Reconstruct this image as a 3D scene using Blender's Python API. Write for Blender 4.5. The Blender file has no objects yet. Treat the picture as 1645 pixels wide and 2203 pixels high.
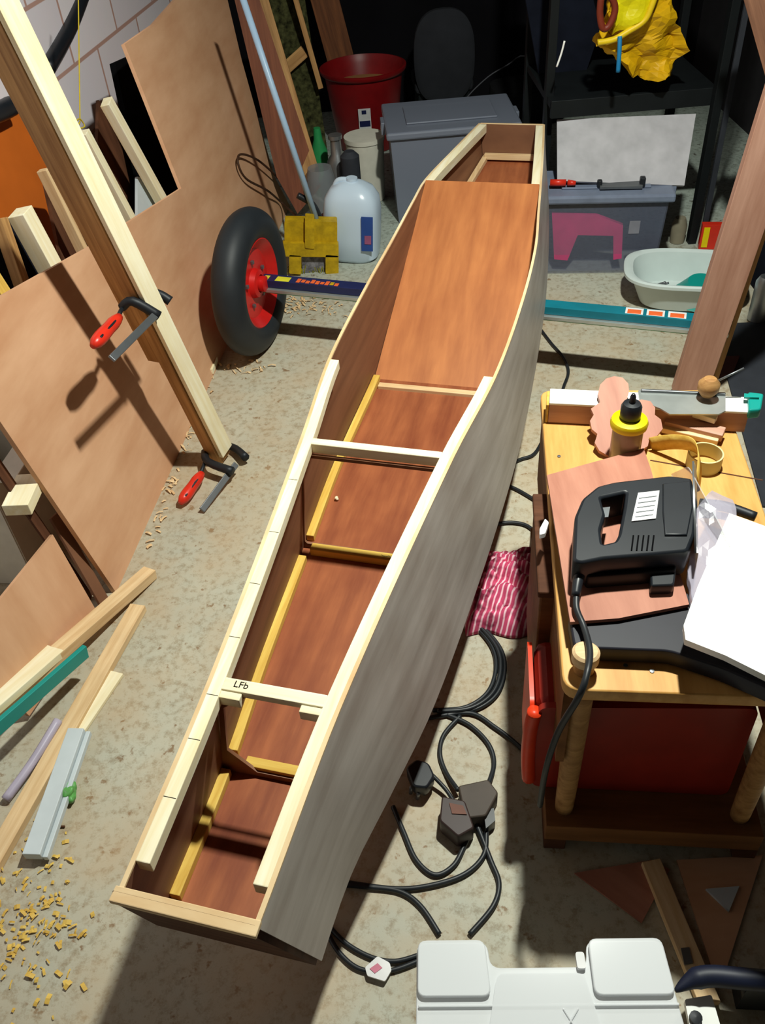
import bpy, bmesh, math, random
from mathutils import Vector as V, Matrix, noise
random.seed(7)
S = bpy.context.scene
C = S.collection
# ---------------------------------------------------------------- camera
CH, FL, PX, PY = 1.6, 1870.0, 822.5, 1101.5
TH, RO = math.radians(42), math.radians(4.9)
cf = V((0, math.cos(TH), -math.sin(TH)))
u0 = V((0, math.sin(TH), math.cos(TH)))
cr = V((math.cos(RO), 0, 0)) - u0 * math.sin(RO)
cu = V((math.sin(RO), 0, 0)) + u0 * math.cos(RO)
EYE = V((0, 0, CH))
def ray(x, y): return cf + cr * ((x - PX) / FL) - cu * ((y - PY) / FL)
def at(x, y, z=0.0):
    d = ray(x, y); return EYE + d * ((z - CH) / d.z)
def onpl(x, y, p, n):
    d = ray(x, y); n = V(n); return EYE + d * (n.dot(V(p) - EYE) / n.dot(d))
def onY(x, y, yy): return onpl(x, y, (0, yy, 0), (0, 1, 0))
cam = bpy.data.cameras.new('camera'); co = bpy.data.objects.new('camera', cam); C.objects.link(co)
M = Matrix((cr, cu, -cf)).transposed().to_4x4(); M.translation = EYE
co.matrix_world = M
cam.sensor_fit = 'VERTICAL'; cam.sensor_height = 24; cam.lens = 24 * FL / 2203; cam.clip_start = .02
S.camera = co
# ---------------------------------------------------------------- materials
def lin(h):
    h = h.lstrip('#'); c = [int(h[i:i+2], 16) / 255 for i in (0, 2, 4)]
    return tuple(v / 12.92 if v < .04 else ((v + .055) / 1.055) ** 2.4 for v in c) + (1,)
def base_mat(name, rough=.6, metal=0, spec=.3):
    m = bpy.data.materials.new(name); m.use_nodes = True
    b = m.node_tree.nodes['Principled BSDF']
    b.inputs['Roughness'].default_value = rough; b.inputs['Metallic'].default_value = metal
    b.inputs['Specular IOR Level'].default_value = spec
    return m, m.node_tree.nodes, m.node_tree.links, b
def nz(N, L, scale, detail=4, vec=None, rough=.6):
    n = N.new('ShaderNodeTexNoise'); n.inputs['Scale'].default_value = scale
    n.inputs['Detail'].default_value = detail; n.inputs['Roughness'].default_value = rough
    if vec: L.new(vec, n.inputs['Vector'])
    return n
def ramp(N, L, fac, stops):
    r = N.new('ShaderNodeValToRGB'); e = r.color_ramp.elements
    while len(e) < len(stops): e.new(.5)
    for k, (p, c) in enumerate(stops): e[k].position = p; e[k].color = lin(c) if isinstance(c, str) else c
    L.new(fac, r.inputs['Fac']); return r
def mix(N, L, fac, a, b, mode='MIX'):
    m = N.new('ShaderNodeMix'); m.data_type = 'RGBA'; m.blend_type = mode
    for s, v in ((m.inputs[0], fac), (m.inputs[6], a), (m.inputs[7], b)):
        if isinstance(v, (int, float)): s.default_value = v
        elif isinstance(v, tuple): s.default_value = v
        else: L.new(v, s)
    return m.outputs[2]
def mapping(N, L, sc, coord='Object', rot=(0, 0, 0)):
    t = N.new('ShaderNodeTexCoord'); m = N.new('ShaderNodeMapping')
    m.inputs['Scale'].default_value = sc; m.inputs['Rotation'].default_value = rot
    L.new(t.outputs[coord], m.inputs['Vector']); return m.outputs['Vector']
def plain(name, col, rough=.55, metal=0, spec=.35, var=.12, scale=12):
    m, N, L, b = base_mat(name, rough, metal, spec)
    v = mapping(N, L, (1, 1, 1)); n = nz(N, L, scale, 3, v)
    c = lin(col); d = tuple(x * (1 - var * 2) for x in c[:3]) + (1,)
    r = ramp(N, L, n.outputs['Fac'], [(.3, d), (.7, c)]); L.new(r.outputs[0], b.inputs['Base Color'])
    return m
def wood(name, light, dark, sc=(1.2, 22, 22), rough=.6, spec=.25, blot=.25, blotcol='#6b4a30'):
    m, N, L, b = base_mat(name, rough, 0, spec)
    v = mapping(N, L, sc)
    n = nz(N, L, 3, 5, v); r = ramp(N, L, n.outputs['Fac'], [(.3, dark), (.68, light)])
    v2 = mapping(N, L, (1, 1, 1)); n2 = nz(N, L, 5, 3, v2)
    f = ramp(N, L, n2.outputs['Fac'], [(.45, (0, 0, 0, 1)), (.8, (blot,) * 3 + (1,))])
    L.new(mix(N, L, f.outputs[0], r.outputs[0], lin(blotcol)), b.inputs['Base Color'])
    bp = N.new('ShaderNodeBump'); bp.inputs['Strength'].default_value = .08; bp.inputs['Distance'].default_value = .003
    L.new(n.outputs['Fac'], bp.inputs['Height']); L.new(bp.outputs[0], b.inputs['Normal'])
    return m
def clear(name, col, alpha, rough=.25):
    m, N, L, b = base_mat(name, rough, 0, .5)
    b.inputs['Base Color'].default_value = lin(col); b.inputs['Alpha'].default_value = alpha
    return m
PINE = wood('pale_pine', '#faf3d8', '#ecdcae', blot=.2, blotcol='#b98d4a')
PINEY = wood('yellow_pine', '#e6c566', '#c89b3e', blot=.25, blotcol='#a1701f')
PINEO = wood('tan_pine', '#ecd0a4', '#cfa878', blot=.2)
PINED = wood('aged_timber', '#c79a62', '#93683c', blot=.3)
PLYR = wood('red_plywood_inside', '#a8623c', '#82442a', (1, 9, 9), .5, .35, .6, '#6e2c1c')
PLYO = wood('orange_plywood', '#c47c48', '#a25f36', (.9, 7, 7), .5, .35, .25, '#8a3d1e')
PLYB = wood('brown_plywood_side', '#8f6448', '#6f4a36', (.9, 1.2, 8), .55, .3, .3, '#57382a')
PLYG = wood('greyed_plywood_outside', '#b7afa8', '#948a82', (.8, 1.2, 7), .45, .4, .3, '#7a6654')
PLYT = wood('tan_plywood_sheet', '#dcae8a', '#c6936e', (.7, 3, 3), .6, .25, .22, '#b06c46')
PLYP = wood('pink_plywood', '#bd846e', '#9d6552', (1, 7, 7), .55, .3, .2, '#96553c')
PLYE = wood('plywood_edge', '#efd9b0', '#c99f6c', (1, 3, 90), .6, .2, .1)
DARKW = wood('dark_timber', '#6a4430', '#3f2619', (1, 8, 8), .7, .15, .3, '#2c1a12')
BENCH = wood('oiled_bench_wood', '#e0ae66', '#c08842', (9, 1, 9), .5, .35, .25, '#a36a2c')
BENCHD = wood('bench_side_wood', '#8d6038', '#6a4526', (1, 9, 9), .6, .2, .3)
PINKW = wood('planed_pinkish_timber', '#c79a86', '#a97a66', (1, 12, 12), .55, .3, .15, '#8f6149')
BLACK = plain('black_plastic', '#1c2026', .4, 0, .45)
BLACKM = plain('black_iron', '#23262b', .5, .3, .4)
CABLE = plain('black_rubber_cable', '#202428', .45, 0, .4)
RUBBER = plain('tyre_rubber', '#22272c', .55, 0, .4)
REDP = plain('red_plastic', '#e0301c', .35, 0, .5)
REDB = plain('red_bucket_plastic', '#8a1216', .4, 0, .4)
REDR = plain('red_painted_rim', '#d8201c', .35, .1, .5)
REDX = plain('shaded_red_crate', '#a32a1c', .45, 0, .4)  # darker copy of the crate red for its shaded front
REDLIT = plain('lit_red_crate', '#f0421c', .4, 0, .4)  # brighter copy of the crate red, painting its left side as lit
STEEL = plain('brushed_steel', '#a9adb0', .35, .8, .5)
STEELD = plain('dull_steel', '#7c8084', .4, .7, .5)
ALU = plain('aluminium', '#c3cac8', .35, .7, .5)
WHITE = plain('white_paint', '#f4f5f2', .45, 0, .4, .03)
WHITEC = plain('white_card', '#dcd9cb', .7, 0, .2, .08)
PALEG = plain('pale_grey_paint', '#c9d2d6', .5, 0, .35, .05)
YEL = plain('yellow_plastic', '#f4d800', .4, 0, .4, .08)
YELD = plain('worn_yellow_plastic', '#c9a514', .55, 0, .3, .2, 30)
BLUEH = plain('pale_blue_enamel', '#a9c6e2', .35, 0, .4, .04)
GRNP = plain('green_plastic', '#2f9a58', .4)
TEAL = plain('teal_plastic', '#0e8f86', .4, 0, .4, .05)
TEALP = plain('teal_print', '#0d7486', .4)
NAVY = plain('navy_print', '#232a55', .4)
GREYB = clear('smoky_grey_plastic', '#7f8696', .85)
GREYT = clear('translucent_grey_plastic', '#8088a0', .22)
JUGM = clear('milky_plastic', '#cfe2f4', .9)
CLEARP = clear('frosted_clear_plastic', '#eceff2', .72, .12)
CLEARW = clear('clear_film', '#d6dce0', .35, .1)
BROWNG = clear('cloudy_brown_bottle', '#9c8468', .92)
NAVYC = plain('dark_blue_fabric', '#161a26', .9, 0, .1, .2)
DARKC = plain('black_cloth', '#0c0c0e', .95, 0, .05, .2, 5)
CHAR = plain('charcoal_board', '#35383f', .7, 0, .2)
DARKM = plain('dark_metal_rack', '#1e2224', .5, .4, .3)
ORB = plain('orange_board', '#c8651e', .6, 0, .25, .12, 4)
LEAF = plain('crumpled_green_film', '#6cb85e', .45, 0, .4, .3, 60)
PINKP = plain('magenta_plastic', '#ee2f80', .4)
INK = plain('black_ink', '#2a261e', .8, 0, .1)
ORL = plain('orange_print', '#ee6a34', .5)
YLL = plain('yellow_print', '#e8e23a', .5)
WHL = plain('white_print', '#e9e9e9', .5)
OLIVE = plain('olive_bristle', '#8d8a1e', .8, 0, .1, .3, 50)
# ---------------------------------------------------------------- builders
def tag(o, label=None, cat=None, group=None, kind=None):
    for k, v in (('label', label), ('category', cat), ('group', group), ('kind', kind)):
        if v: o[k] = v
    return o
def link(name, me, mat, parent=None, world=None, bev=0, smooth=False):
    o = bpy.data.objects.new(name, me); C.objects.link(o)
    if mat: me.materials.clear(); me.materials.append(mat)
    W = world or Matrix()
    if parent is not None:
        o.parent = parent
        P = PW[parent.name]; o.matrix_basis = P.inverted() @ W
    else: o.matrix_basis = W
    PW[o.name] = W
    if smooth:
        for p in me.polygons: p.use_smooth = True
    if bev:
        b = o.modifiers.new('bevel', 'BEVEL'); b.width = bev; b.segments = 2; b.limit_method = 'ANGLE'
    return o
PW = {}
def empty(name, loc, label, cat, group=None):
    o = bpy.data.objects.new(name, None); C.objects.link(o); o.location = loc; o.empty_display_size = .05
    PW[o.name] = Matrix.Translation(loc); return tag(o, label, cat, group)
def frame(o, x, up):
    x = V(x).normalized(); up = V(up); y = up.cross(x).normalized(); z = x.cross(y)
    m = Matrix((x, y, z)).transposed().to_4x4(); m.translation = V(o); return m
def mesh_from(verts, faces):
    me = bpy.data.meshes.new('m'); me.from_pydata([tuple(v) for v in verts], [], faces)
    bm = bmesh.new(); bm.from_mesh(me); bmesh.ops.recalc_face_normals(bm, faces=bm.faces); bm.to_mesh(me); bm.free()
    return me
def box_vf(sx, sy, sz, c=(0, 0, 0)):
    v = [(c[0] + x * sx / 2, c[1] + y * sy / 2, c[2] + z * sz / 2) for x in (-1, 1) for y in (-1, 1) for z in (-1, 1)]
    return v, [(0, 1, 3, 2), (4, 6, 7, 5), (0, 4, 5, 1), (2, 3, 7, 6), (0, 2, 6, 4), (1, 5, 7, 3)]
def boxes(name, lst, mat, parent=None, world=None, bev=.0015):
    vs, fs = [], []
    for sx, sy, sz, c in lst:
        v, f = box_vf(sx, sy, sz, c); n = len(vs); vs += v; fs += [tuple(i + n for i in q) for q in f]
    return link(name, mesh_from(vs, fs), mat, parent, world, bev)
def stick(name, p1, p2, w, h, mat, parent=None, up=(0, 0, 1), bev=.0015, off=(0, 0)):
    """board from p1 to p2, w across, h along up; off moves it sideways / upwards"""
    p1, p2 = V(p1), V(p2); L = (p2 - p1).length
    W = frame((p1 + p2) / 2, p2 - p1, up)
    return boxes(name, [(L, w, h, (0, off[0], off[1]))], mat, parent, W, bev)
def catmull(pts, n=8):
    pts = [V(p) for p in pts]
    if len(pts) < 3: return pts
    out = []
    for i in range(len(pts) - 1):
        a, b, c, d = pts[max(i-1, 0)], pts[i], pts[i+1], pts[min(i+2, len(pts)-1)]
        for k in range(n):
            t = k / n
            out.append(.5 * ((2*b) + (c-a)*t + (2*a-5*b+4*c-d)*t*t + (3*b-a-3*c+d)*t**3))
    return out + [pts[-1]]
def tube_vf(path, r, sides=8, closed=False):
    vs, fs = [], []; n = len(path); up = V((0, 0, 1)); prev = None
    for i, p in enumerate(path):
        a = path[i-1] if i or closed else p; b = path[(i+1) % n] if i < n-1 or closed else p
        t = (b - a).normalized()
        if prev is None: x = t.cross(up if abs(t.z) < .9 else V((1, 0, 0))).normalized()
        else: x = (prev - t * prev.dot(t)).normalized()
        prev = x; y = t.cross(x); rr = r[i] if isinstance(r, (list, tuple)) else r
        for k in range(sides):
            q = 2 * math.pi * k / sides; vs.append(p + (x * math.cos(q) + y * math.sin(q)) * rr)
    m = n if closed else n - 1
    for i in range(m):
        for k in range(sides):
            j = (i + 1) % n; fs.append((i*sides+k, i*sides+(k+1) % sides, j*sides+(k+1) % sides, j*sides+k))
    if not closed: fs += [tuple(range(sides)), tuple((n-1)*sides+k for k in range(sides))]
    return vs, fs
def tube(name, pts, r, mat, parent=None, smoothn=8, sides=8, closed=False, raw=False):
    path = [V(p) for p in pts] if raw else catmull(pts, smoothn)
    o0 = sum(path, V()) / len(path); path = [p - o0 for p in path]
    if isinstance(r, (list, tuple)) and len(r) != len(path):
        r = [r[0] + (r[-1] - r[0]) * i / (len(path)-1) for i in range(len(path))]
    vs, fs = tube_vf(path, r, sides, closed)
    return link(name, mesh_from(vs, fs), mat, parent, Matrix.Translation(o0), 0, True)
def lathe(name, prof, mat, parent=None, world=None, n=32, sx=1, sy=1, pw=2, smooth=True, cap=True):
    vs, fs = [], []
    for r, z in prof:
        for k in range(n):
            a = 2*math.pi*k/n; c, s = math.cos(a), math.sin(a)
            if pw != 2:
                c = math.copysign(abs(c)**(2/pw), c); s = math.copysign(abs(s)**(2/pw), s)
            vs.append((r*c*sx, r*s*sy, z))
    for i in range(len(prof)-1):
        for k in range(n): fs.append((i*n+k, i*n+(k+1) % n, (i+1)*n+(k+1) % n, (i+1)*n+k))
    if cap and prof[0][0] > 0: fs.append(tuple(range(n)))
    if cap and prof[-1][0] > 0: fs.append(tuple((len(prof)-1)*n+k for k in range(n)))
    me = mesh_from(vs, fs); bm = bmesh.new(); bm.from_mesh(me)
    bmesh.ops.remove_doubles(bm, verts=bm.verts, dist=1e-5); bmesh.ops.recalc_face_normals(bm, faces=bm.faces)
    bm.to_mesh(me); bm.free()
    o = link(name, me, mat, parent, world, 0, smooth)
    if smooth:
        e = o.modifiers.new('edges', 'EDGE_SPLIT'); e.split_angle = math.radians(40)
    return o
def curve_mesh(splines, thick, bevel=0):
    cu_ = bpy.data.curves.new('c', 'CURVE'); cu_.dimensions = '2D'; cu_.fill_mode = 'BOTH'
    cu_.extrude = max(thick/2 - bevel, 0); cu_.bevel_depth = bevel; cu_.bevel_resolution = 1; cu_.offset = -bevel
    for s in splines:
        sp = cu_.splines.new('POLY'); sp.points.add(len(s)-1); sp.use_cyclic_u = True
        for i, (x, y) in enumerate(s): sp.points[i].co = (x, y, 0, 1)
    ob = bpy.data.objects.new('tmp', cu_); C.objects.link(ob)
    dg = bpy.context.evaluated_depsgraph_get(); me = bpy.data.meshes.new_from_object(ob.evaluated_get(dg))
    bpy.data.objects.remove(ob); bpy.data.curves.remove(cu_)
    return me
def slab(name, pts, thick, mat, parent=None, holes=(), x=None, side=0, bevel=0, n=None):
    """flat board whose outline is pts (3-D, coplanar); side=-1 puts the body behind the plane seen by the eye"""
    pts = [V(p) for p in pts]; o = pts[0]
    if n is None:
        n = V()
        for i in range(len(pts)): n += (pts[i]-o).cross(pts[(i+1) % len(pts)]-o)
    n = V(n).normalized()
    if n.dot(EYE - o) < 0: n = -n
    ex = V(x) if x is not None else (pts[1] - o); ex = (ex - n*ex.dot(n)).normalized(); ey = n.cross(ex)
    cen = sum(pts, V()) / len(pts)
    f2 = lambda P: [((V(p)-cen).dot(ex), (V(p)-cen).dot(ey)) for p in P]
    me = curve_mesh([f2(pts)] + [f2(h) for h in holes], thick, bevel)
    W = Matrix((ex, ey, n)).transposed().to_4x4(); W.translation = cen + n*(side*thick/2)
    return link(name, me, mat, parent, W)
def text(name, s, o, ex, up, size, mat, parent, ext=.0004):
    cu_ = bpy.data.curves.new('t', 'FONT'); cu_.body = s; cu_.size = size; cu_.extrude = ext; cu_.align_x = 'CENTER'; cu_.align_y = 'CENTER'
    ob = bpy.data.objects.new('tmp', cu_); C.objects.link(ob)
    dg = bpy.context.evaluated_depsgraph_get(); me = bpy.data.meshes.new_from_object(ob.evaluated_get(dg))
    bpy.data.objects.remove(ob); bpy.data.curves.remove(cu_)
    return link(name, me, mat, parent, frame(o, ex, up))
def P(l, z): return [at(x, y, z) for x, y in l]
def rounded(pts, r, n=5):
    out = []; pts = [V(p) for p in pts]; k = len(pts)
    for i in range(k):
        a, b, c = pts[i-1], pts[i], pts[(i+1) % k]
        u, w = (a-b), (c-b); rr = min(r, u.length*.45, w.length*.45)
        s, e = b + u.normalized()*rr, b + w.normalized()*rr
        for j in range(n+1):
            t = j/n; out.append(s*(1-t)**2 + b*2*t*(1-t) + e*t*t)
    return out
# ---------------------------------------------------------------- the room
def floor_mat():
    m, N, L, b = base_mat('speckled_concrete', .6, 0, .3)
    v = mapping(N, L, (1, 1, 1))
    big = nz(N, L, 1.4, 4, v); fine = nz(N, L, 55, 6, v, .75); sp = nz(N, L, 34, 4, v, .6)
    base = ramp(N, L, big.outputs['Fac'], [(.35, '#a8b4ac'), (.6, '#bcc7bc')])
    f = ramp(N, L, fine.outputs['Fac'], [(.34, '#9a988e'), (.52, '#ffffff')])
    c = mix(N, L, .75, base.outputs[0], f.outputs[0], 'MULTIPLY')
    s = ramp(N, L, sp.outputs['Fac'], [(.30, (1, 1, 1, 1)), (.36, (0, 0, 0, 1))])
    c = mix(N, L, s.outputs[0], c, lin('#5d584f'))
    # sawdust-stained area near the offcuts, front left
    sx = N.new('ShaderNodeSeparateXYZ'); L.new(v, sx.inputs[0])
    g = N.new('ShaderNodeMapRange'); L.new(sx.outputs['Y'], g.inputs['Value'])
    g.inputs['From Min'].default_value = 1.35; g.inputs['From Max'].default_value = .45
    dn = nz(N, L, 5, 4, v); mm = N.new('ShaderNodeMath'); mm.operation = 'MULTIPLY'
    L.new(g.outputs[0], mm.inputs[0]); L.new(dn.outputs['Fac'], mm.inputs[1])
    m2 = N.new('ShaderNodeMath'); m2.operation = 'MULTIPLY'; m2.inputs[1].default_value = .85; L.new(mm.outputs[0], m2.inputs[0])
    c = mix(N, L, m2.outputs[0], c, lin('#bb9465'))
    L.new(c, b.inputs['Base Color'])
    bp = N.new('ShaderNodeBump'); bp.inputs['Strength'].default_value = .15; bp.inputs['Distance'].default_value = .004
    L.new(fine.outputs['Fac'], bp.inputs['Height']); L.new(bp.outputs[0], b.inputs['Normal'])
    return m
def block_mat():
    m, N, L, b = base_mat('whitewashed_blockwork', .8, 0, .15)
    v = mapping(N, L, (1, 1, 1)); t = N.new('ShaderNodeTexBrick'); L.new(v, t.inputs['Vector'])
    t.inputs['Color1'].default_value = lin('#f4ecf2'); t.inputs['Color2'].default_value = lin('#eae2ea'); t.inputs['Mortar'].default_value = lin('#c49c90')
    t.inputs['Scale'].default_value = 1; t.inputs['Brick Width'].default_value = .44; t.inputs['Row Height'].default_value = .22
    t.inputs['Mortar Size'].default_value = .008; t.inputs['Mortar Smooth'].default_value = .4
    n = nz(N, L, 14, 4, v); L.new(mix(N, L, .05, t.outputs['Color'], n.outputs['Color'], 'MULTIPLY'), b.inputs['Base Color'])
    return m
def plane(name, pts, mat, kind='structure', th=.06):
    o = slab(name, pts, th, mat, side=-1); o['kind'] = kind; return o
SB = V((.387, 2.329, 0)).normalized()          # direction the left wall runs
SO = V((-SB.y, SB.x, 0))                       # towards the left wall
P0 = V((-.697, 1.556, 0))
WL = P0 + SO*.50
X1, Y0, Y1, HT = 1.95, -.8, 5.2, 2.5
a0 = WL + SB*((Y0-WL.y)/SB.y); a1 = WL + SB*((Y1-WL.y)/SB.y)
fl = boxes('floor', [(4.6, 7, .1, (0, 0, 0))], floor_mat(), None, Matrix.Translation((.4, 2.2, -.05)), 0); fl['kind'] = 'structure'
ce = boxes('ceiling', [(4.6, 7, .1, (0, 0, 0))], plain('dark_ceiling_boards', '#2e2824', .8), None, Matrix.Translation((.4, 2.2, HT+.05)), 0); ce['kind'] = 'structure'
plane('wall_left', [a0, a1, a1+V((0, 0, HT)), a0+V((0, 0, HT))], block_mat())
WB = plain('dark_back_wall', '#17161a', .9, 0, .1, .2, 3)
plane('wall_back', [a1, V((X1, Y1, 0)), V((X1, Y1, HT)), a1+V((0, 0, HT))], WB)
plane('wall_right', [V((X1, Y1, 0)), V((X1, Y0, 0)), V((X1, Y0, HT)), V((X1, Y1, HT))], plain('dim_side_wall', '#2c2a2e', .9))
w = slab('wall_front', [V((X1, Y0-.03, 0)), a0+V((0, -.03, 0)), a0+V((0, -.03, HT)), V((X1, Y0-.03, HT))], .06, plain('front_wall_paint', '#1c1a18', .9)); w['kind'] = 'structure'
# ---------------------------------------------------------------- the boat
AX = math.radians(72.3); A = V((math.cos(AX), math.sin(AX), 0)); CC = V((A.y, -A.x, 0)); O = V((-.290, .494, 0))
def W3(s, c, z): return O + A*s + CC*c + V((0, 0, z))
def interp(T, s):
    if s <= T[0][0]: return T[0][1]
    if s >= T[-1][0]: return T[-1][1]
    for i in range(len(T)-1):
        if T[i][0] <= s <= T[i+1][0]:
            x0, y0 = T[i]; x1, y1 = T[i+1]
            ym = T[i-1] if i else T[i]; yp = T[i+2] if i+2 < len(T) else T[i+1]
            m0 = (y1-ym[1])/(x1-ym[0]); m1 = (yp[1]-y0)/(yp[0]-x0); h = x1-x0; t = (s-x0)/h
            return (2*t**3-3*t*t+1)*y0+(t**3-2*t*t+t)*h*m0+(-2*t**3+3*t*t)*y1+(t**3-t*t)*h*m1
TL = [(0, -.097), (.355, -.115), (.96, -.168), (1.27, -.201), (1.64, -.208), (1.9, -.207), (2.2, -.208), (2.34, -.206), (2.6, -.166), (2.876, -.12)]
TR = [(0, .097), (.355, .107), (.95, .158), (1.26, .197), (1.6, .211), (1.9, .207), (2.146, .186), (2.33, .170), (2.6, .145), (2.876, .117)]
BL = [(0, -.137), (.35, -.158), (.6, -.182), (.93, -.20), (1.25, -.217), (1.63, -.215), (2.1, -.202), (2.4, -.172), (2.876, -.108)]
BR = [(0, .127), (.21, .131), (.36, .155), (.57, .19), (.92, .22), (1.26, .238), (1.47, .242), (1.8, .238), (2.1, .226), (2.5, .186), (2.876, .13)]
ZB = [(0, .25), (.36, .214), (.6, .203), (.9, .20), (1.5, .20), (1.8, .222), (2.1, .258), (2.33, .30), (2.6, .342), (2.876, .378)]
LEN, GZ, TK = 2.876, .51, .006
def sb(s): return .07 + s*(LEN-.07)/LEN            # bottom edge is pulled in at the raked near end
def topc(sd, s): return interp(TL if sd < 0 else TR, s)
def botc(sd, s): return interp(BL if sd < 0 else BR, s)
boat = empty('wooden_boat', W3(0, 0, 0)+V((0, 0, .2)), 'long narrow unfinished plywood boat hull with pale timber gunwales and open compartments', 'boat')
def grid_obj(name, rows, mat, parent, smooth=False, thick=0, bev=0, xdir=None):
    vs = [p for r in rows for p in r]; n = len(rows[0]); fs = []
    for i in range(len(rows)-1):
        for j in range(n-1): fs.append((i*n+j, i*n+j+1, (i+1)*n+j+1, (i+1)*n+j))
    o0 = sum(vs, V())/len(vs); Wm = frame(o0, xdir or A, (0, 0, 1)); I = Wm.inverted()
    me = mesh_from([I @ v for v in vs], fs); o = link(name, me, mat, parent, Wm, 0, smooth)
    if thick:
        s = o.modifiers.new('thickness', 'SOLIDIFY'); s.thickness = thick; s.offset = 0
    return o
def solid_strip(name, sections, mat, parent, bev=0, xdir=None, smooth=False):
    """closed loft through equal-length sections"""
    vs = [p for r in sections for p in r]; n = len(sections[0]); fs = []
    for i in range(len(sections)-1):
        for j in range(n): fs.append((i*n+j, i*n+(j+1) % n, (i+1)*n+(j+1) % n, (i+1)*n+j))
    fs += [tuple(range(n)), tuple((len(sections)-1)*n+j for j in range(n))]
    o0 = sum(vs, V())/len(vs); Wm = frame(o0, xdir or A, (0, 0, 1)); I = Wm.inverted()
    o = link(name, mesh_from([I @ v for v in vs], fs), mat, parent, Wm, bev, smooth)
    if smooth:
        e_ = o.modifiers.new('edges', 'EDGE_SPLIT'); e_.split_angle = math.radians(40)
    return o
NS = 60; ss = [LEN*i/NS for i in range(NS+1)]
for sd in (-1, 1):
    secs = []; ply = []
    for s in ss:
        q = sb(s); t, b_ = topc(sd, s), botc(sd, q); z = interp(ZB, q)
        # inner skin and outer skin
        up_ = lambda o1, o2, k: W3(s, t-sd*TK*o1, GZ).lerp(W3(q, b_-sd*TK*o2, z), k)
        ks = [i/6 for i in range(7)]
        secs.append([up_(1, 1, k) for k in ks] + [up_(.45, .45, k) for k in reversed(ks)])
        ply.append([up_(.45, .45, k) for k in ks] + [up_(0, 0, k) for k in reversed(ks)])
    solid_strip('side_panel', secs, PLYB, boat, smooth=True)
    o = solid_strip('side_panel_outer_face', ply, PLYG, boat, smooth=True); o['label'] = 'greyed outer face of the side panel'
    rim = [[W3(s, topc(sd, s)-sd*TK*1.05, GZ+.0003), W3(s, topc(sd, s)+sd*.0006, GZ+.0003), W3(s, topc(sd, s)+sd*.0006, GZ-.004), W3(s, topc(sd, s)-sd*TK*1.05, GZ-.004)] for s in ss]
    o = solid_strip('panel_edge', rim, PLYE, boat); o['label'] = 'pale cut edge of the side panel'
rows = []
for s in ss:
    q = sb(s); z = interp(ZB, q); l, r = botc(-1, q)+TK, botc(1, q)-TK
    rows.append([W3(q, l, z+.006), W3(q, r, z+.006), W3(q, r, z), W3(q, l, z)])
solid_strip('bottom_panel', rows, PLYR, boat)
def cross_slab(name, s, pts, th, mat, rake=None, holes=(), parent=None):
    sp = [W3(s + (rake(z) if rake else 0), c, z) for c, z in pts]
    return slab(name, sp, th, mat, parent or boat, holes=[[W3(s + (rake(z) if rake else 0), c, z) for c, z in h] for h in holes], x=CC)
# raked end board at the near end, far end board
nr = lambda z: .07*(GZ-z)/(GZ-.25)
slab('end_panel', [W3(-.004, -.103, GZ), W3(-.004, .093, GZ), W3(.066, .122, .25), W3(.066, -.137, .25)], .012, DARKW, boat, x=CC)  # dark timber puts the shade on this raked face into its colour
o = stick('end_panel_edge', W3(-.001, -.103, GZ-.003), W3(-.001, .0985, GZ-.003), .021, .009, PLYE, boat); o['label'] = 'pale cut top edge of the near end panel'
cross_slab('end_panel', LEN-.004, [(-.112, GZ-.001), (.11, GZ-.001), (.122, .38), (-.102, .38)], .010, PLYB)
o = stick('end_panel_edge', W3(LEN+.001, -.115, GZ-.002), W3(LEN+.001, .113, GZ-.002), .010, .005, PINEO, boat); o['label'] = 'pale cut top edge of the far end panel'
# gunwale battens
def batten(name, s0, s1, sd, mat, cfun, zfun, w, h, n=24):
    secs = []
    for i in range(n+1):
        s = s0+(s1-s0)*i/n; c = cfun(s); z = zfun(s)
        secs.append([W3(s, c, z), W3(s, c-sd*w, z), W3(s, c-sd*w, z-h), W3(s, c, z-h)])
    return solid_strip(name, secs, mat, boat, .0015)
for sd, s0 in ((-1, .045), (1, .05)):
    batten('gunwale_batten', s0, 1.265 if sd < 0 else 1.25, sd, PINE, lambda s: topc(sd, s)-sd*TK, lambda s: GZ+.001, .021, .024)
    batten('gunwale_batten', 2.34, LEN-.012, sd, PINEO if 0 else PINE, lambda s: topc(sd, s)-sd*TK, lambda s: GZ+.001, .026, .03, 10)
for s in (.14, .235, .315, .43, .55, .68, .83):
    c_ = topc(-1, s)
    boxes('pencil_mark', [(.0009, .019, .0004, (0, 0, 0))], INK, boat, frame(W3(s, c_+TK+.0105, GZ+.0012), A, (0, 0, 1)), 0)
# chine battens along the floor
zf = lambda s: interp(ZB, s)+.006+.018
for sd in (-1, 1):
    for s0, s1 in ((.105, .345), (.385, .9), (.965, 1.63), (2.34, LEN-.012)):
        o = batten('chine_batten', s0, s1, sd, PINEY if s1 < 1.8 else PINEO, lambda s: botc(sd, s)-sd*(TK+.002), zf, .019, .018, 12)
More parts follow.
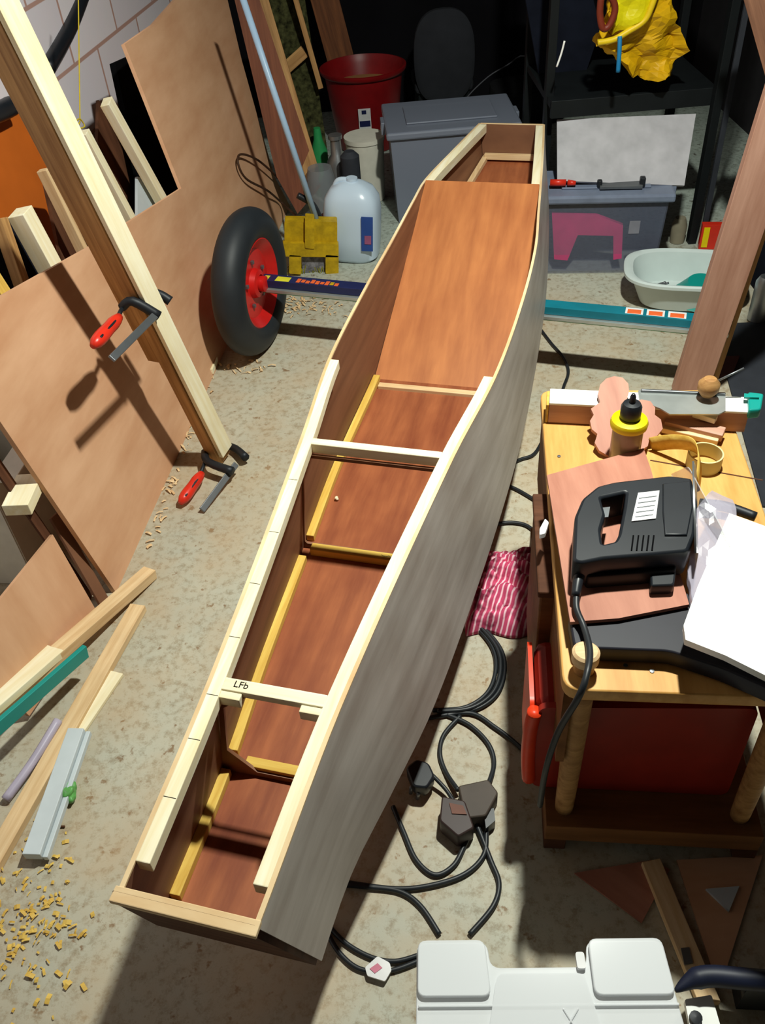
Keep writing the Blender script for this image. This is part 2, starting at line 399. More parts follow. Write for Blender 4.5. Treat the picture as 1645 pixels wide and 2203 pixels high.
# ring frames with a pale brace on top and a yellow cleat on the floor
def ring(s, cham_t, cham_b, side, x0=None):
    tl, tr, bl, br, zb = topc(-1, s)+TK, topc(1, s)-TK, botc(-1, s)+TK, botc(1, s)-TK, interp(ZB, s)+.006
    outer = [(tl, GZ-.026), (tr, GZ-.026), (br, zb), (bl, zb)]
    L_, R_ = lambda z: bl+(tl-bl)*(z-zb)/(GZ-zb)+side, lambda z: br+(tr-br)*(z-zb)/(GZ-zb)-side
    zt, z0 = GZ-.034, zb+.014
    hole = [(L_(zt)+cham_t, zt), (R_(zt)-cham_t, zt), (R_(zt-cham_t), zt-cham_t), (R_(z0+cham_b), z0+cham_b), (R_(z0)-cham_b, z0), (L_(z0)+cham_b, z0), (L_(z0+cham_b), z0+cham_b), (L_(zt-cham_t), zt-cham_t)]
    cross_slab('frame_ring', s, outer, .006, PLYB, holes=[hole])
ring(.355, .055, .055, .012)
ring(.945, .006, .006, .004)
tl = topc(-1, .34)
o = stick('cross_brace', W3(.34, topc(-1, .34)+TK+.02, GZ-.006), W3(.34, topc(1, .34)-TK-.02, GZ-.006), .023, .014, PINE, boat)
text('brace_writing', 'LFb', W3(.341, -.058, GZ+.0012), (CC).to_tuple(), (0, 0, 1), .017, INK, o)
stick('cross_brace_pad', W3(.322, topc(-1, .33)+TK+.02, GZ-.012), W3(.322, topc(-1, .33)+TK+.055, GZ-.012), .014, .02, PINE, boat)
stick('cross_brace_pad', W3(.322, topc(1, .33)-TK-.055, GZ-.012), W3(.322, topc(1, .33)-TK-.02, GZ-.012), .014, .02, PINE, boat)
stick('cross_brace', W3(.957, topc(-1, .957)+TK+.02, GZ-.011), W3(.957, topc(1, .957)-TK-.02, GZ-.011), .02, .024, PINE, boat)
o = stick('floor_cleat', W3(.366, botc(-1, .36)+.05, .232), W3(.366, botc(1, .36)-.03, .232), .02, .022, PINEY, boat)
o = stick('floor_cleat', W3(.93, botc(-1, .93)+.03, .216), W3(.93, botc(1, .93)-.02, .216), .022, .02, PINEY, boat)
for k, c_ in enumerate((0, .006, .011, .016, .034, .040, .046, .052, .058)):
    boxes('cleat_writing', [(.0012, .010, .0004, (0, 0, 0))], plain('faded_pencil', '#8f8858', .8) if k == 0 else bpy.data.materials['faded_pencil'], o, frame(W3(.93, .0+c_, .2264), A + CC*(.5-(k % 3)*.5), (0, 0, 1)), 0)
stick('floor_cleat', W3(1.60, botc(-1, 1.6)+.03, .213), W3(1.60, botc(1, 1.6)-.02, .213), .02, .014, PINEO, boat)
stick('floor_cleat', W3(LEN-.02, -.095, .40), W3(LEN-.02, .11, .40), .018, .02, PINEO, boat)
# the long sloping board in the cockpit
slab('sloping_panel', [W3(1.622, botc(-1, 1.62)+TK+.002, .208), W3(1.622, botc(1, 1.62)-TK-.002, .208),
                       W3(2.0, topc(1, 2.0)-TK-.001 + .006, .208+(.378)*.302/.713), W3(2.335, topc(1, 2.335)-TK-.001, GZ+.002), W3(2.335, topc(-1, 2.335)+TK+.001, GZ+.002), W3(2.0, topc(-1, 2.0)+TK+.001, .208+(.378)*.302/.713)],
     .006, PLYO, boat, x=A, side=-1)
# small glue blob and shaving on the cockpit floor
me = bpy.data.meshes.new('m'); bm = bmesh.new(); bmesh.ops.create_icosphere(bm, subdivisions=2, radius=.006)
for v_ in bm.verts: v_.co *= .8+.5*noise.noise(v_.co*200)
bm.to_mesh(me); bm.free()
tag(link('wood_chip', me, PINE, None, Matrix.Translation(at(724, 1072, .211)), 0, True), 'tiny pale wood chip lying on the boat cockpit floor', 'wood chip')
# blocks hidden below carry the near half
tag(boxes('support_block', [(.12, .16, .1985, (0, 0, .09925))], DARKW, None, frame(W3(1.15, 0, 0), A, (0, 0, 1))), 'dark timber block standing under the middle of the boat hull', 'block')
# ---------------------------------------------------------------- trolley wheel, printed rail
R_ = .238
wc = V((-.375, 2.72, R_)); WX = CC.copy()
wm = frame(wc, (0, 0, 1), WX)        # local z = axle direction
wh = empty('trolley_wheel', wc, 'upright black pneumatic trolley wheel with a red rim', 'wheel')
prof = []
for k in range(25):
    a_ = math.radians(-140 + 280*k/24); rr = .052
    prof.append((.188 + rr*math.cos(a_)*1.08, rr*1.05*math.sin(a_)))
lathe('tyre', prof, RUBBER, wh, wm, 64, cap=False)
for zz in (-.022, -.008, .008, .022):
    pr_ = [(R_-.0005-abs(zz)*.18, zz-.003), (R_+.002-abs(zz)*.18, zz), (R_-.0005-abs(zz)*.18, zz+.003)]
    lathe('tread_rib', pr_, RUBBER, wh, wm, 64, cap=False)
lathe('rim', [(.150, -.035), (.152, .036), (.145, .040), (.135, .030), (.115, .012), (.05, .012), (.045, .03), (.03, .035), (.03, -.03), (.12, -.03), (.150, -.035)], REDR, wh, wm, 48, cap=False)
lathe('hub', [(.026, .02), (.026, .052), (.018, .056)], REDR, wh, wm, 24)
for k in range(5):
    q = 2*math.pi*k/5
    boxes('spoke_bolt', [(.012, .012, .01, (.075*math.cos(q), .075*math.sin(q), .017))], STEELD, wh, wm)
ra, rb = wc + CC*.058 + A*.0, None
ra = at(560, 598, .249); rb = ra + (at(1480, 684, .249)-at(560, 598, .249)).normalized()*1.5
RD = (rb-ra).normalized(); RS = V((-RD.y, RD.x, 0))
rail = empty('printed_rail', ra, 'long flat aluminium rail in a navy and teal printed sleeve, crossing under the boat', 'rail')
L_ = (rb-ra).length
stick('aluminium_channel', ra, rb, .055, .012, ALU, rail, off=(.005, -.034))
stick('green_lower_edge', ra, rb, .03, .012, GRNP, rail, off=(.01, -.046))
stick('sleeve', ra, ra+RD*.62, .046, .026, NAVY, rail, off=(.012, -.014))
o = stick('sleeve', ra+RD*.621, rb, .046, .026, TEALP, rail, off=(.012, -.014)); o['label'] = 'teal half of the printed sleeve'
sl = o
def patch(nm, t0, t1, h0, h1, mat, par):       # printed rectangle on the top of the sleeve
    return boxes(nm, [((t1-t0), (h1-h0), .0006, (0, 0, 0))], mat, par, frame(ra + RD*((t0+t1)/2) + RS*((h0+h1)/2) + V((0, 0, -.0004)), RD, (0, 0, 1)), 0)
patch('printed_mark', .01, .028, -.008, .022, YLL, rail); patch('printed_mark', .055, .105, -.008, .022, YLL, rail)
for k in range(9): patch('printed_lettering', .13+.017*k, .143+.017*k, -.006+.003*(k % 2), .020-.004*(k % 3), ORL if k != 7 else YELD, rail)
for k in range(3):
    t = ra.xy.length*0 + 1.225 + .062*k
    patch('printed_badge', t-.026, t+.026, -.006, .030, WHL, rail)
    patch('printed_badge', t-.020, t+.020, -.004, .020, ORL, rail).location.z += .0006
patch('printed_mark', 1.43, 1.47, -.008, .026, YLL, rail)
# ---------------------------------------------------------------- big plywood sheet leaning at the left
q = math.radians(10); UP = SO*math.sin(q) + V((0, 0, math.cos(q))); SN = SB.cross(UP).normalized()
def sh(x, y, off=0): return onpl(x, y, P0 + SO*off, SN)
def su(u, v, off=0): return P0 + SB*u + UP*v + SO*off
sheet = [su(0, 0), su(-.02, .62), su(-.03, .79), sh(200, 527), sh(390, 405), sh(268, 95), sh(330, 52), su(1.92, .97), su(2.46, .92), sh(520, 130), sh(590, 380), su(2.4, 0)]
tag(slab('plywood_sheet', sheet, .012, PLYT, None, x=SB, side=-1), 'large notched tan plywood sheet leaning along the left wall', 'plywood')
# wood and boards behind the sheet, all leaning to the wall
def lean(name, x1, y1, x2, y2, off, w, h, mat, label, cat='batten', group=None, ext=True, parent=None):
    """board behind the sheet: seen from (x1,y1) at its top to (x2,y2), then on down to the floor"""
    p, q_ = sh(x1, y1, off), sh(x2, y2, off)
    if ext:
        d = q_ - p; q_ = p + d*((.004-p.z)/d.z)
    o = stick(name, p, q_, w, h, mat, None, up=SN)
    return tag(o, label, cat, group)
lean('timber_batten', 228, 218, 345, 428, .10, .045, .03, PINE, 'pale square batten with a split end, upright behind the notch of the plywood sheet')
lean('timber_batten', 178, 285, 280, 475, .10, .036, .03, PINE, 'pale batten tied with yellow string at its top end')
lean('timber_batten', 92, 365, 175, 535, .13, .022, .03, PINEO, 'thin tan batten half hidden behind the clamped post')
lean('timber_batten', 42, 455, 110, 580, .09, .055, .045, PINE, 'thick short batten with a pale end, before the orange board')
lean('timber_batten', -2, 470, 50, 620, .12, .03, .03, PINED, 'narrow dull brown batten at the far left edge')
lean('timber_batten', -25, 590, 14, 650, .08, .04, .03, PINEY, 'bright yellow stub of timber at the left edge over the sheet')
tag(slab('orange_board', [sh(-80, 200, .30), sh(75, 255, .30), sh(250, 640, .30), sh(120, 760, .30), sh(-120, 640, .30)], .012, ORB, None, x=SB, side=-1), 'flat orange board leaning on the block wall behind the battens', 'board')
tag(slab('dark_backing', [sh(247, 135, .16), sh(285, 118, .16), sh(420, 400, .16), sh(440, 520, .16), sh(330, 520, .16)], .02, DARKC, None, x=UP, side=-1), 'black board in the gap beside the plywood notch', 'panel')
tag(slab('dark_backing', [sh(212, 215, .22), sh(240, 250, .22), sh(350, 470, .22), sh(330, 560, .22), sh(250, 540, .22), sh(210, 300, .22)], .01, DARKW, None, x=UP, side=-1), 'dark reddish brown board between the two pale battens', 'panel')
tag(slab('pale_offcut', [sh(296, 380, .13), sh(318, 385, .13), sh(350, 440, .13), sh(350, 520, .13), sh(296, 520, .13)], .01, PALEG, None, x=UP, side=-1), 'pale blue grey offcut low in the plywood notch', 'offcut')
tag(slab('dark_backing', [sh(98, 395, .20), sh(125, 400, .20), sh(215, 580, .20), sh(150, 640, .20)], .01, DARKW, None, x=UP, side=-1), 'dark brown strip of board behind the thin tan batten', 'panel')
tag(slab('dark_backing', [sh(-30, 470, .17), sh(60, 470, .17), sh(110, 620, .17), sh(30, 720, .17), sh(-40, 700, .17)], .01, NAVYC, None, x=UP, side=-1), 'almost black board behind the narrow battens at far left', 'panel')
tag(tube('rubber_pipe', [sh(185, -30, .33), sh(150, 60, .33), sh(100, 150, .33)], .024, BLACK, None, 6, 16), 'thick black pipe slanting across the white block wall', 'pipe')
tag(tube('rubber_hose', [sh(-40, 255, .26), sh(0, 240, .26), sh(24, 228, .26)], .026, BLACK, None, 6, 16), 'blunt black hose end poking in above the orange board', 'hose')
st = sh(170, 272, .085)
yl = tube('yellow_string', [sh(168, -40, .09), sh(170, 120, .09), sh(172, 262, .088)], .0018, plain('yellow_twine', '#cfb528', .8), None, 4, 6)
tag(yl, 'taut thin yellow string tied to the top of a batten', 'string')
tube('knot', [sh(162, 262, .07), sh(172, 256, .07), sh(182, 272, .07), sh(166, 276, .07), sh(172, 262, .07)], .0022, plain('yellow_twine_knot', '#c6b030', .8), yl, 5, 6)
# ---------------------------------------------------------------- clamped post
foot = at(478, 985, .012)
ptop = onY(-8, 0, 1.88)
ptop = foot + (ptop-foot)*1.35
pd = (ptop-foot).normalized()
pn = V((.88, -.47, 0)); pn = (pn - pd*pn.dot(pd)).normalized()
post = empty('timber_post', foot, 'tall squared timber post leaning left, a black clamp at its foot and one halfway', 'post')
stick('main_timber', foot, ptop, .054, .040, PINED, post, up=pn, off=(0, -.008))
stick('lit_face_layer', foot + V((0, 0, .03)), ptop, .054, .014, PINE, post, up=pn, off=(0, .0192))  # thin pale layer puts the light on the post's right face into colour
mid = foot + pd*((.40-foot.z)/pd.z)
stick('clamped_timber', mid, ptop, .050, .038, PINED, post, up=pn, off=(0, -.0475))
def clamp(c, J, K, sp, H, Bb, label):
    """black sliding jaw J, fixed jaw K, spindle start sp, red handle H, steel bar Bb"""
    e = empty('f_clamp', c, label, 'clamp')
    tube('sliding_jaw', J, [.011, .013], BLACKM, e, 4, 8)
    tube('fixed_jaw', K, [.010, .013], BLACKM, e, 4, 8)
    stick('steel_bar', Bb[0], Bb[1], .018, .007, STEELD, e, up=(.3, -1, .6))
    h0, h2 = H; d = h2-h0
    tube('screw_spindle', [sp, h0 + d*.1], .0055, BLACKM, e, 4, 8, raw=True)
    n = 9; pth = [h0 + d*(i/(n-1)) for i in range(n)]
    g = tube('handle', pth, [.010, .014, .016, .0155, .016, .017, .017, .015, .008], REDP, e, 1, 12, raw=True)
    u_ = d.normalized(); tow = (EYE-h2).normalized(); tow = (tow-u_*tow.dot(u_)).normalized()
    stick('black_grip_inlay', h0+d*.25+tow*.0135, h0+d*.85+tow*.0145, .006, .004, BLACK, g, up=tow)
    return e
c1 = foot + pd*((.46-foot.z)/pd.z)
g1 = lambda x, y, d_: onY(x, y, c1.y+d_)
clamp(c1, [g1(262, 662, -.06), g1(285, 648, -.06), g1(342, 680, -.06)], [g1(322, 626, .04), g1(345, 634, .035), g1(366, 648, .03)], g1(264, 660, -.06), [g1(256, 682, -.10), g1(200, 744, -.25)], [g1(338, 674, -.055), g1(240, 772, -.30)], 'red handled clamp gripped halfway up the leaning post')
c2 = foot + V((0, 0, .03))
clamp(c2, [at(440, 972, .045), at(448, 994, .05), at(500, 1014, .045)], [at(488, 958, .02), at(508, 966, .025), at(528, 984, .03)], at(442, 990, .045), [at(434, 1018, .035), at(388, 1082, .022)], [at(508, 998, .04), at(434, 1098, .012)], 'red handled clamp at the foot of the leaning post, lying near the floor')
# ---------------------------------------------------------------- left foreground timber
def fl_stick(name, x1, y1, x2, y2, z0, w, h, mat, label, cat='batten', z1=None, group=None):
    p, q_ = at(x1, y1, z0+h), at(x2, y2, (z1 if z1 is not None else z0)+h)
    return tag(stick(name, p, q_, w, h, mat, off=(0, -h/2)), label, cat, group)
fl_stick('timber_batten', 322, 1222, -60, 1552, .001, .038, .028, PINEO, 'long tan batten on the floor pointing at the plywood sheet corner', z1=.09)
a = fl_stick('timber_batten', 296, 1300, -30, 1870, .001, .040, .02, PINEO, 'longest tan plank on the floor, running down the left edge')
fl_stick('timber_batten', 250, 1445, 110, 1650, .001, .036, .010, PINE, 'short flat pale plank beside the longest plank, under the white batten')
fl_stick('teal_edged_board', 182, 1388, -40, 1580, .07, .012, .034, TEAL, 'narrow board edge painted bright teal below the tan batten', 'board', z1=.12)
fl_stick('timber_board', 118, 1392, -60, 1545, .06, .05, .02, PINE, 'short whitish board with a slanted end, above the tan batten', 'board', z1=.12)
e = empty('white_batten', at(110, 1700, 0), 'white painted batten with a grooved edge lying on the planks', 'batten')
p, q_ = at(163, 1566, .045), at(66, 1838, .035)
stick('white_bar', p, q_, .036, .022, PALEG, e, off=(0, -.011))
stick('groove_lip', p, q_, .010, .014, PALEG, e, off=(.024, -.018))
tag(tube('grey_pipe', [at(125, 1550, .03), at(70, 1640, .02), at(12, 1720, .012)], .010, plain('pale_lilac_plastic', '#b9b0c4', .4), None, 6, 10), 'thin pale lilac grey tube lying left of the planks', 'tube')
# leaning ply offcuts at the left
tag(slab('plywood_offcut', [at(200, 1322, .003), at(112, 1150, .24), at(-60, 1400, .26), at(50, 1540, .01)], .009, PLYT, None, side=-1, n=(at(112, 1150, .24)-at(205, 1335, .003)).cross(at(60, 1560, .003)-at(205, 1335, .003))), 'reddish edged plywood offcut leaning at the left behind the tan batten', 'plywood')
tag(stick('plywood_strip', at(226, 1300, .006), at(116, 1108, .25), .04, .008, PLYB, up=SN), 'narrow brown plywood strip between the large sheet and the offcut', 'plywood')
tag(slab('dark_backing', [su(-.01, .0, .06), su(-.02, .8, .06), su(-.055, .8, .06), su(-.035, .0, .06)], .006, DARKW, None, x=UP, side=-1, n=(SN)), 'dark brown strip standing in for the shaded gap beside the near end of the large sheet', 'panel')  # strip added to paint the dark gap next to the sheet
bx = empty('white_carton', V((-.985, 1.80, 0)), 'open white cardboard carton in the left corner', 'carton')
f0 = at(-30, 1300, .02)
cM = frame(V((-.985, 1.76, 0.001)), SB, (0, 0, 1)) @ Matrix.Diagonal((.9, .75, .95, 1))
boxes('carton_wall', [(.30, .006, .36, (.0, -.125, .18)), (.30, .006, .36, (0, .125, .18)), (.006, .25, .36, (-.15, 0, .18)), (.006, .25, .36, (.15, 0, .18)), (.30, .25, .006, (0, 0, .05))], WHITEC, bx, cM)
boxes('carton_flap', [(.29, .08, .004, (0, -.165, .362))], WHITEC, bx, cM)
tag(stick('timber_block', at(36, 1098, .362), at(68, 1030, .362), .06, .03, PINE), 'short pale block of timber resting on the carton edge', 'block')
# shavings and bits on the floor
def scatter(name, label, cat, region, n, mat, z=.002, L0=.008, L1=.03):
    vs, fs = [], []
    for k in range(n):
        x, y = region(); p = at(x, y, z+random.random()*.004); a_ = random.random()*6.28
        l, w_ = random.uniform(L0, L1), random.uniform(.001, .004)
        d = V((math.cos(a_), math.sin(a_), random.uniform(-.1, .1))); t = V((-d.y, d.x, .2))
        n0 = len(vs)
        vs += [p-d*l/2-t*w_, p-d*l/2+t*w_, p+V((0, 0, l*.15))+t*w_, p+V((0, 0, l*.15))-t*w_, p+d*l/2+t*w_, p+d*l/2-t*w_]
        fs += [(n0, n0+1, n0+2, n0+3), (n0+3, n0+2, n0+4, n0+5)]
    o = link(name, mesh_from(vs, fs), mat)
    return tag(o, label, cat, kind='stuff')
def reg_a():
    return random.gauss(70, 60), random.gauss(1960, 90)
scatter('wood_shavings', 'loose yellow wood shavings and sawdust on the floor at lower left', 'shavings', reg_a, 170, PINEY, L0=.004, L1=.018)
def reg_b():
    t = random.random(); return 460-150*t+random.gauss(0, 9)+8, 760+430*t+random.gauss(0, 10)
scatter('wood_chips', 'small chips scattered along the foot of the large plywood sheet', 'chips', reg_b, 60, PINEO)
def reg_c(): return random.gauss(640, 50), random.gauss(655, 14)
scatter('sawdust', 'yellow sawdust and chips on the floor beside the trolley wheel', 'chips', reg_c, 110, PINEO)
def reg_d(): return random.gauss(520, 30), random.gauss(790, 10)
scatter('wood_chips', 'few pale chips on the concrete just in front of the tyre', 'chips', reg_d, 25, PINEO)
tag(stick('wood_chip', at(452, 800, .018), at(462, 772, .018), .02, .02, PINE), 'pale little timber offcut at the foot of the sheet near the tyre', 'offcut')
tag(stick('splinter', at(112, 1778, .004), at(140, 1778, .004), .004, .004, DARKW), 'dark reddish splinter on the floor beside the white batten', 'splinter')
gb = bpy.data.meshes.new('m'); bm = bmesh.new(); bmesh.ops.create_icosphere(bm, subdivisions=4, radius=.022)
for v_ in bm.verts:
    v_.co *= 1 + .55*noise.noise(v_.co*70); v_.co.z *= .7
bm.to_mesh(gb); bm.free()
tag(link('green_wrapper', gb, LEAF, None, Matrix.Translation(at(145, 1705, .018)), 0, True), 'crumpled bright green scrap of film beside the white batten', 'wrapper')
# ---------------------------------------------------------------- behind: frames, broom, bucket, jug
YF = 3.6
def fy(x, y, yy): return onY(x, y, yy)
tag(stick('plank', fy(545, -40, 4.0), fy(672, 385, 3.75), .075, .02, PINED, up=(0, -1, .3)), 'brown timber plank leaning beside the pale blue broom handle', 'plank')
tag(slab('red_board', [fy(495, -40, 3.95), fy(545, -40, 3.95), fy(690, 400, 3.75), fy(640, 460, 3.7), fy(595, 380, 3.75)], .01, wood('reddish_hardwood', '#8a5238', '#6a3a28'), None, x=(0, 0, 1)), 'dark reddish board leaning at the right end of the large sheet', 'board')
wf = empty('window_screen', fy(640, 200, 4.2), 'old timber framed screen with greenish mesh, leaning behind the planks', 'screen')
tag(slab('mesh_panel', [fy(560, -40, 4.25), fy(650, -40, 4.25), fy(705, 330, 4.1), fy(668, 330, 4.1)], .004, plain('mossy_mesh', '#4e4f30', .9, 0, .1, .45, 40), wf, x=(0, 0, 1)))
stick('frame_rail', fy(600, 160, 4.15), fy(655, 110, 4.15), .05, .025, PINED, wf, up=(0, -1, .2))
stick('frame_stile', fy(625, -40, 4.15), fy(690, 190, 4.1), .022, .025, PINED, wf, up=(0, -1, .2))
wp0, wp1 = fy(688, -40, 4.98), fy(728, 110, 4.95)
tag(stick('plank', wp0, wp1 + (wp1-wp0)*((.01-wp1.z)/(wp1.z-wp0.z)), .14, .02, wood('dark_brown_plank', '#8a5430', '#5b341e'), up=(0, -1, .2)), 'wide dark brown plank standing directly behind the red bucket', 'plank')
bh1, bh0 = fy(515, -25, 3.36), fy(680, 472, 3.27)
br = empty('broom', at(672, 575, 0), 'broom with pale blue metal handle and worn yellow plastic head', 'broom')
tube('handle', [bh1, bh0], .0115, BLUEH, br, 1, 14, raw=True)
By = 3.26
def brect(nm, x0, y0, x1, y1, dy, th, mat):
    return slab(nm, rounded([fy(x0, y0, By-dy), fy(x1, y0+2, By-dy), fy(x1, y1+2, By-dy), fy(x0, y1, By-dy)], .006, 3), th, mat, br, x=(1, 0, 0))
brect('head_block', 612, 470, 725, 522, 0, .05, YELD)
brect('cross_bar', 608, 520, 728, 548, .03, .03, YEL if 0 else YELD)
brect('socket', 656, 462, 676, 530, .035, .03, YELD)
brect('side_arm', 622, 545, 648, 585, .03, .03, YELD)
brect('side_arm', 700, 545, 728, 585, .03, .03, YELD)
brect('center_plate', 650, 550, 698, 600, .01, .02, plain('dirty_label', '#8d8a90', .6, 0, .3, .4, 60))
vs, fs = [], []
for k in range(260):
    x = random.uniform(622, 722); p = fy(x, 570, By+random.uniform(-.02, .03)); d = V((random.gauss(0, .006), random.gauss(0, .008), 0))
    b_ = V((p.x, p.y, .002))+d*2; n0 = len(vs); w_ = V((.0016, 0, 0)); vs += [p-w_, p+w_, b_+w_, b_-w_]; fs.append((n0, n0+1, n0+2, n0+3))
link('bristles', mesh_from(vs, fs), OLIVE, br)
tag(tube('cable_loop', [sh(640, 430, -.02), sh(600, 385, -.03), sh(555, 345, -.03), sh(518, 332, -.02), sh(512, 352, -.02), sh(530, 385, -.02), sh(575, 410, -.03), sh(610, 440, -.03), fy(642, 470, 3.3)], .0045, plain('brown_cable', '#4a3020', .6), None, 8, 8), 'loop of dark brown cable resting against the large plywood sheet', 'cable')
tag(tube('cable_loop', [fy(640, 420, 3.3), fy(672, 440, 3.3), fy(688, 470, 3.3)], .012, BLACK, None, 6, 10), 'short black strap at the socket of the broom', 'strap')
# red bucket
bk = V((.09, 4.62, 0)); be = empty('red_bucket', bk, 'tall dark red plastic bucket holding wood chips, a white sticker on its side', 'bucket')
bm_ = Matrix.Translation(bk)
lathe('bucket_body', [(.001, .004), (.145, .004), (.15, .01), (.192, .35), (.205, .355), (.213, .365), (.213, .378), (.203, .380), (.186, .345), (.14, .02), (.001, .02)], REDB, be, bm_, 48)
lathe('wood_chip_fill', [(.001, .31), (.08, .305), (.183, .29)], PINED, be, bm_, 32)
yy = bk.y-.17
sm_ = frame(bk + V((-.012, -.179, .185)), (1, 0, 0), (0, -1, -.12))
stk = boxes('sticker', [(.06, .10, .003, (0, 0, 0))], WHL, be, sm_, 0)
boxes('sticker_print', [(.052, .028, .002, (0, -.022, .0022)), (.022, .018, .002, (-.002, .034, .0022))], NAVY, stk, sm_, 0)
tag(lathe('white_tub', [(.001, .003), (.075, .003), (.085, .26), (.09, .262), (.09, .28), (.001, .28)], WHITEC, None, Matrix.Translation((.06, 3.93, 0))), 'plain white plastic tub in front of the red bucket', 'tub')
# milky jug
jb = V((-.03, 3.36, 0)); je = empty('water_jug', jb, 'milky translucent plastic jug with a blue label beside the broom', 'jug')
jm = Matrix.Translation(jb) @ Matrix.Rotation(math.radians(-14), 4, 'Z') @ Matrix.Rotation(math.radians(4), 4, 'Y')
lathe('jug_body', [(.001, .004), (.092, .004), (.108, .02), (.112, .10), (.112, .20), (.104, .25), (.08, .285), (.045, .305), (.03, .31), (.001, .312)], JUGM, je, jm, 40, 1, .78, 3.2)
lathe('jug_cap', [(.022, .308), (.022, .322), (.001, .322)], JUGM, je, jm, 24)
tube('jug_handle', [jm @ V(p) for p in ((-.075, 0, .26), (-.055, 0, .305), (-.01, 0, .312))], .011, JUGM, je, 6, 10)
slab('blue_label', [jm @ V(p) for p in ((.055, -.0925, .07), (.100, -.0880, .07), (.100, -.0880, .21), (.055, -.0925, .21))], .003, plain('blue_print', '#2c4f9a', .5), je, x=(1, 0, 0))
slab('label_mark', [jm @ V(p) for p in ((.068, -.0940, .10), (.094, -.0915, .10), (.094, -.0915, .135), (.068, -.0940, .135))], .002, plain('pale_pink_print', '#a15a80', .5), je, x=(1, 0, 0))
# bottles and tins near the bucket
tag(lathe('green_bottle', [(.001, .002), (.035, .002), (.037, .2), (.02, .25), (.015, .3), (.001, .3)], GRNP, None, Matrix.Translation(V((-.145, 4.02, 0)))), 'upright green bottle behind the steel flask', 'bottle')
tag(lathe('steel_flask', [(.001, .002), (.045, .002), (.045, .22), (.025, .25), (.022, .31), (.03, .315), (.03, .33), (.001, .33)], STEEL, None, Matrix.Translation(V((-.065, 3.82, 0)))), 'shiny steel flask standing behind the milky jug', 'flask')
tag(lathe('glass_jar', [(.001, .002), (.06, .002), (.062, .2), (.055, .23), (.05, .25), (.001, .25)], clear('grey_glass', '#8b9196', .6, .1), None, Matrix.Translation(V((-.14, 3.68, 0)))), 'grey glass jar next to the steel flask', 'jar')
tag(lathe('red_tin', [(.001, .002), (.05, .002), (.05, .11), (.04, .12), (.001, .12)], REDB, None, Matrix.Translation(V((-.11, 3.50, 0)))), 'small dark red tin behind the jug', 'tin')
tag(lathe('dark_tin', [(.001, .002), (.04, .002), (.04, .28), (.02, .30), (.001, .30)], CHAR, None, Matrix.Translation(V((-.01, 3.70, 0)))), 'dark grey tall tin between flask and white tub', 'tin')
# grey storage box behind the boat
def storage(name, label, c, sx, sy, h, mat, lidmat, rot=0, lidover=.015, rim=.03):
    e = empty(name, c, label, 'box'); m = Matrix.Translation(c) @ Matrix.Rotation(rot, 4, 'Z')
    t = .004; k = .93
    vs = []; fs = []
    for z, f in ((.002, k), (h, 1), (h, 1-.02), (.010, k-.02)):
        for a_, b_ in ((-1, -1), (1, -1), (1, 1), (-1, 1)): vs.append((a_*sx/2*f, b_*sy/2*f, z))
    for r in range(3):
        for j in range(4): fs.append((r*4+j, r*4+(j+1) % 4, (r+1)*4+(j+1) % 4, (r+1)*4+j))
    fs += [(0, 1, 2, 3), (12, 13, 14, 15)]
    link('box_body', mesh_from(vs, fs), mat, e, m, .006)
    ld = boxes('lid', [(sx+lidover*2, sy+lidover*2, rim, (0, 0, h+rim/2-.004))], lidmat, e, m, .008)
    boxes('lid_panel', [(sx*.72, sy*.6, .008, (0, 0, h+rim))], lidmat, e, m, .004)
    for s_ in (-1, 1): boxes('lid_clip', [(.016, .08, .05, (s_*(sx/2+lidover+.006), 0, h-.005))], lidmat, e, m, .003)
    return e
storage('storage_box', 'tall grey translucent storage box standing behind the boat', V((.42, 3.80, 0)), .52, .36, .36, GREYB, GREYB)
ch = empty('padded_chair', V((.50, 4.8, 0)), 'dim dark grey padded chair with rounded back in the shadows beyond the boat', 'chair')
GF = plain('dim_grey_fabric', '#2b2d33', .9)
lathe('backrest', [(.001, -.03), (.14, -.03), (.16, -.015), (.16, .015), (.14, .03), (.001, .03)], GF, ch, frame(V((.50, 4.72, .36)), (0, 0, 1), (0, -1, .25)), 40, 1.35, .95, 2.6)
boxes('seat', [(.30, .28, .06, (0, 0, 0))], GF, ch, Matrix.Translation((.50, 4.86, .22)), .02)
for x in (-.12, .12):
    for y in (-.10, .12): boxes('leg', [(.025, .025, .19, (x, y, 0))], DARKM, ch, Matrix.Translation((.50, 4.86, .095)))
tag(lathe('covered_stool', [(.001, 0), (.16, 0), (.17, .02), (.16, .16), (.001, .165)], plain('dim_black_fabric', '#141519', .9), None, Matrix.Translation((.95, 4.85, 0)), 30, 1.2, 1, 3), 'low black shape of a covered stool in the dark at the back', 'stool')
tag(tube('thin_cable', [V((.52, 4.05, .004)), fy(975, 265, 4.1), fy(1000, 215, 4.2), fy(1050, 165, 4.3), fy(1110, 125, 4.4), fy(1150, 60, 4.5), V((.75, 5.16, 1.3))], .003, plain('dim_grey_wire', '#55565c', .6), None, 6, 6), 'faint grey wire rising in the dark behind the far end of the boat', 'wire')
